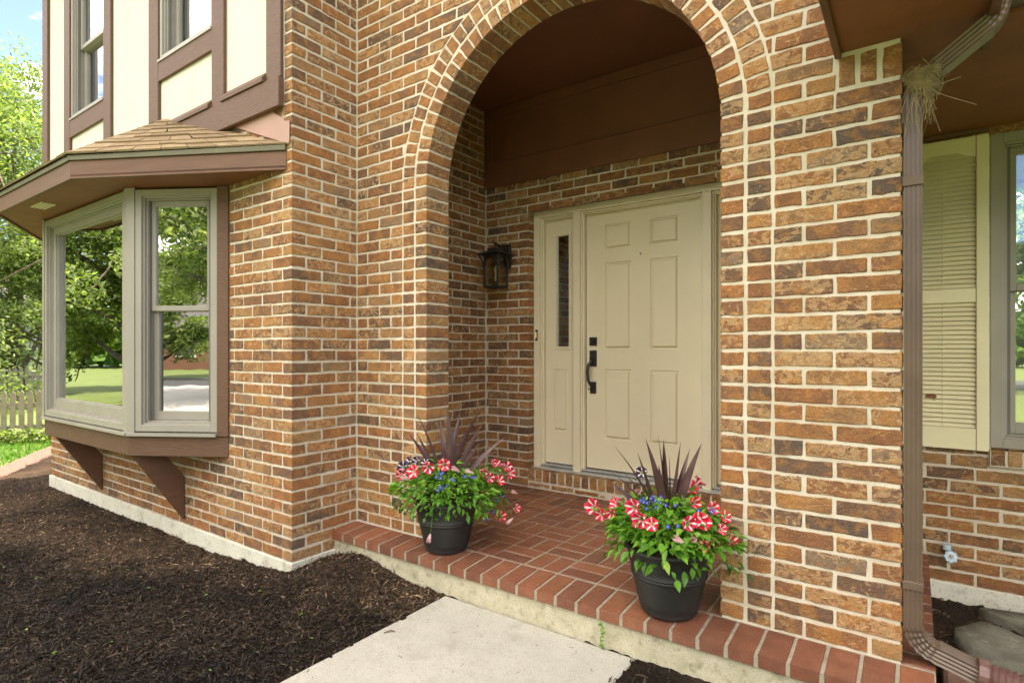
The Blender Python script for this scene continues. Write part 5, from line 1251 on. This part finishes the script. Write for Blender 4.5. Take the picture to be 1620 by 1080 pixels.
def lawn_strip():
    n = 26000; x = RNG.uniform(-13.5, -8.3, n); y = RNG.uniform(1.2, 6.4, n); e = (y-2.01)+.635*(x+8.94); ok = (e < -.02); x, y = x[ok], y[ok]; N = len(x)
    hgt = RNG.uniform(.04, .09, N); a = RNG.uniform(0, 6.28, N); w = .006; lean = RNG.normal(0, .03, (N, 2)); zz = -.31
    b0 = np.stack([x-np.cos(a)*w, y-np.sin(a)*w, np.full(N, zz)], -1); b1 = np.stack([x+np.cos(a)*w, y+np.sin(a)*w, np.full(N, zz)], -1); t = np.stack([x+lean[:, 0], y+lean[:, 1], zz+hgt], -1)
    v = np.stack([b0, b1, t], 1).reshape(-1, 3); f = np.arange(N*3).reshape(-1, 3)
    o = link('lawn_grass', np_mesh('lawn_grass', v, f, M['grassblade'], np.repeat(RNG.random(N), 3))); tag(o, 'bright green grass blades beyond the mulch bed', 'grass', kind='stuff')
    # leafy ground cover along the fence
    n = 5000; t = RNG.random(n); x = -12.2+t*2.3+RNG.normal(0, .10, n)+.22; y = 1.0+t*4.6+RNG.normal(0, .12, n); z = -.3+RNG.random(n)*.22
    nm = rand_dir(n)+np.array([0, 0, 1.]); nm /= np.linalg.norm(nm, axis=1)[:, None]
    o = link('ground_cover', leaf_cloud('ground_cover', np.stack([x, y, z], -1), nm, RNG.uniform(.04, .09, n), M['leaf_light'], .6)); tag(o, 'leafy bright ground cover along the foot of the pale fence', 'ground cover', kind='stuff')
    m = MB()
    # strip of pale wood chips between bed and grass
    a = [(-8.0, .9), (-12.5, 3.76)]; d = Vector((-.844, .536, 0)); nrm = Vector((.536, .844, 0))
    p = Vector((-5.6, -.115, -.285)); pts = []; N = 74
    vs = []
    for i in range(N+1):
        q = p+d*(i*.11); vs += [q-nrm*.03+Vector((0, 0, -.05)), q+nrm*(random.uniform(-.015, .015)), q+nrm*(.30+random.uniform(-.012, .012))+Vector((0, 0, .02)), q+nrm*.36+Vector((0, 0, -.08))]
    m.add(vs, [(4*i+j, 4*(i+1)+j, 4*(i+1)+j+1, 4*i+j+1) for i in range(N) for j in range(3)]); o = m.build('chip_path', M['chip_path'], fixn=True); tag(o, kind='structure')
lawn_strip()
def litter():
    m = MB(); rr = random.Random(77)
    for i in range(60):     # twigs and bark bits on the path
        x, y = rr.uniform(-2.03, -.98), rr.uniform(.6, 2.25); a = rr.uniform(0, 6.28); l = rr.choice((.004, .006, .01, .022)); m.tube([(x, y, -.1858), (x+math.cos(a)*l, y+math.sin(a)*l, -.1845)], rr.uniform(.0006, .0018), 4, 0)
    m.tube([(-2.0, 1.80, -.184), (-1.985, 1.83, -.183), (-1.965, 1.84, -.184)], [.003, .006, .002], 5)
    o = m.build('bark_bits', M['bark']); tag(o, 'tiny twigs and bark crumbs scattered over the concrete path', 'debris', kind='stuff')
    m = MB()
    for i in range(34):
        x, y = rr.uniform(-6.2, -2.2), rr.uniform(.5, 1.8); z = float(mulch_h(np.array([x]), np.array([y]))[0])+.012; a = rr.uniform(0, 6.28)
        ovate(m, (x, y, z), (math.cos(a), math.sin(a), .1), (0, 0, 1), rr.uniform(.010, .03), rr.uniform(.006, .014), (rr.uniform(.5, 1), 0, 0))
    o = m.build('fallen_leaves', M['petleaf']); tag(o, 'a few small green leaves fallen on the dark mulch', 'leaves', kind='stuff')
litter()
tree('leafy_tree', (-21.5, 5.2, -.3), 9.6, 5.6, M['leaf_light'], 90000, .135, 'tall pale green feathery tree rising behind the fences at the left', seed=3, trunk_r=.24, base_frac=.06, clumps=200, droop=.55)
tree('leafy_tree', (-30, 14, -.3), 9, 5.5, M['leaf_mid'], 14000, .36, 'mid green rounded tree far behind the tall feathery one', seed=5, trunk_r=.3, base_frac=.12, clumps=80)
tree('leafy_tree', (-34, 1.5, -.3), 9.5, 6, M['leaf_light'], 14000, .36, 'pale wide tree in the neighbouring garden far left', seed=9, trunk_r=.3, base_frac=.12, clumps=80)
tree('leafy_shrub', (-19.3, 5.6, -.3), 5.2, 3.3, M['leaf_light'], 30000, .12, 'wide pale green bush filling the space behind the second fence', seed=31, trunk_r=.1, base_frac=.02, clumps=130, droop=.35, cat='shrub')
# neighbour's pale garage seen faintly through the leaves
def far_house(loc, w, d, h, mat, label, rz=0, windows=3):
    T = thing('far_house', loc, label, 'house', rz=rz); m = MB(); m.box(-w/2, w/2, -d/2, d/2, 0, h); m.build('wall', mat, T, world=False)
    m = MB(); m.prism([(-w/2-.4, -d/2-.5, h), (-w/2-.4, d/2+.5, h), (-w/2-.4, 0, h+d*.32)], (w+.8, 0, 0)); m.build('roof', M['roof_far'], T, world=False, fixn=True)
    for i in range(windows):
        x = -w/2+w*(i+.5)/windows; m = MB(); m.box(x-.65, x+.65, d/2+.001, d/2+.06, .9, 2.2); m.build('window_frame', M['white'], T, world=False); m = MB(); m.box(x-.55, x+.55, d/2+.061, d/2+.07, 1., 2.1); m.build('pane', M['frame_dark'], T, world=False)
    m = MB(); m.box(w*.32, w*.32+1., d/2+.0012, d/2+.05, 0, 2.1); m.build('door', M['white'], T, world=False)
far_house((-34, 8.5, -.3), 12, 8, 3.0, M['siding'], 'pale neighbouring house glimpsed through the leaves at the left', rz=R(-90))

# ---------------------------------------------------------------- street side, seen reflected in the panes
def street():
    m = MB(); m.box(-60, 60, -26, -19, -.5, -.29); tag(m.build('street', M['asphalt']), kind='structure')
    m = MB(); m.box(-7.6, -3.4, -18.99, -6.2, -.5, -.288); tag(m.build('driveway', M['drive']), kind='structure')
    far_house((-9, -45, -.3), 17, 9, 3.0, M['brickflat'], 'low brick house across the street, seen only as a reflection', windows=4)
    tree('street_tree', (-3.2, -12.5, -.3), 10, 4.9, M['leaf_light'], 22000, .22, 'pale green street tree right beside the driveway, seen reflected in the bay window', seed=12, trunk_r=.17, clumps=70)
    tree('street_tree', (-7.6, -26, -.3), 7, 4.2, M['leaf_light'], 16000, .26, 'low spreading tree in front of the brick house across the street', seed=33, trunk_r=.2, clumps=80, base_frac=.05)
    tree('street_tree', (-1.9, -28.5, -.3), 12, 5, M['leaf_mid'], 15000, .38, 'bushy tree across the street, reflected behind the driveway', seed=14, trunk_r=.22, clumps=70)
    tree('street_tree', (4.6, -17, -.3), 8.5, 4.6, M['leaf_mid'], 20000, .26, 'round green tree right of the driveway, reflected in the right window', seed=15, trunk_r=.2, clumps=70, base_frac=.2)
    tree('street_tree', (-14.5, -27, -.3), 12, 6, M['leaf_mid'], 15000, .4, 'large bushy tree at the far side of the street toward the left', seed=16, trunk_r=.24, clumps=70)
    tree('street_tree', (13, -24, -.3), 12, 6, M['leaf_mid'], 15000, .4, 'dark tree at the far side of the street toward the right', seed=18, trunk_r=.24, clumps=70)
    tree('conifer', (-14.5, -2.4, -.3), 6.8, 3.6, M['leaf_light'], 70000, .13, 'dense green tree on the front lawn, mirrored in the large bay pane', seed=21, trunk_r=.22, base_frac=.12, clumps=120, droop=.6)
    tree('conifer', (-20.5, -7.5, -.3), 8.5, 5, M['leaf_mid'], 26000, .3, 'dark tree farther along the front lawn behind the dense green one', seed=22, trunk_r=.26, base_frac=.10, clumps=100, droop=.5)
    tree('conifer', (-25, -1.0, -.3), 9, 5, M['leaf_light'], 24000, .34, 'broad tree at the far left end of the front lawn', seed=23, trunk_r=.26, base_frac=.10, clumps=90, droop=.4)
    for i, (x, y, s) in enumerate(((-4.6, -4.2, .4), (-5.6, -4.6, .5), (3.4, -5.5, .8), (4.9, -5.8, .9), (6.4, -5.6, .8))):
        n = 1500; dirs = rand_dir(n)*np.array([1, 1, .8])*s*RNG.uniform(.7, 1, (n, 1)); dirs[:, 2] = np.abs(dirs[:, 2]); T = thing('garden_shrub', (x, y, -.3), ['low shrub beside the driveway, the smaller one', 'low shrub beside the driveway, the larger one', 'clipped lawn shrub nearest the driveway on the right', 'clipped lawn shrub in the middle of three', 'clipped lawn shrub farthest right'][i], 'shrub', 'shrubs on the front lawn')
        link('foliage', leaf_cloud('foliage', dirs, rand_dir(n), RNG.uniform(.05, .1, n), M['leaf_mid'], .5), T, False); m = MB(); m.tube([(0, 0, -.1), (0, 0, s*.5)], .03, 6); m.build('stem', M['bark'], T, world=False)
def far_wood():
    n = 46000; a = RNG.uniform(0, 2*np.pi, n); r = RNG.uniform(52, 62, n); top = 6+2.2*np.sin(a*9)+1.5*np.sin(a*23+1); z = RNG.random(n)**.8*top
    nm = rand_dir(n); o = link('far_wood', leaf_cloud('far_wood', np.stack([r*np.cos(a), r*np.sin(a), z], -1), nm, RNG.uniform(.8, 1.6, n), M['leaf_mid'], .6)); tag(o, 'distant belt of green trees round the neighbourhood', 'trees', kind='stuff')
far_wood()
M['brickflat'] = simple('far_red_brick', (.26, .12, .075), .9, .25, 20)
street()
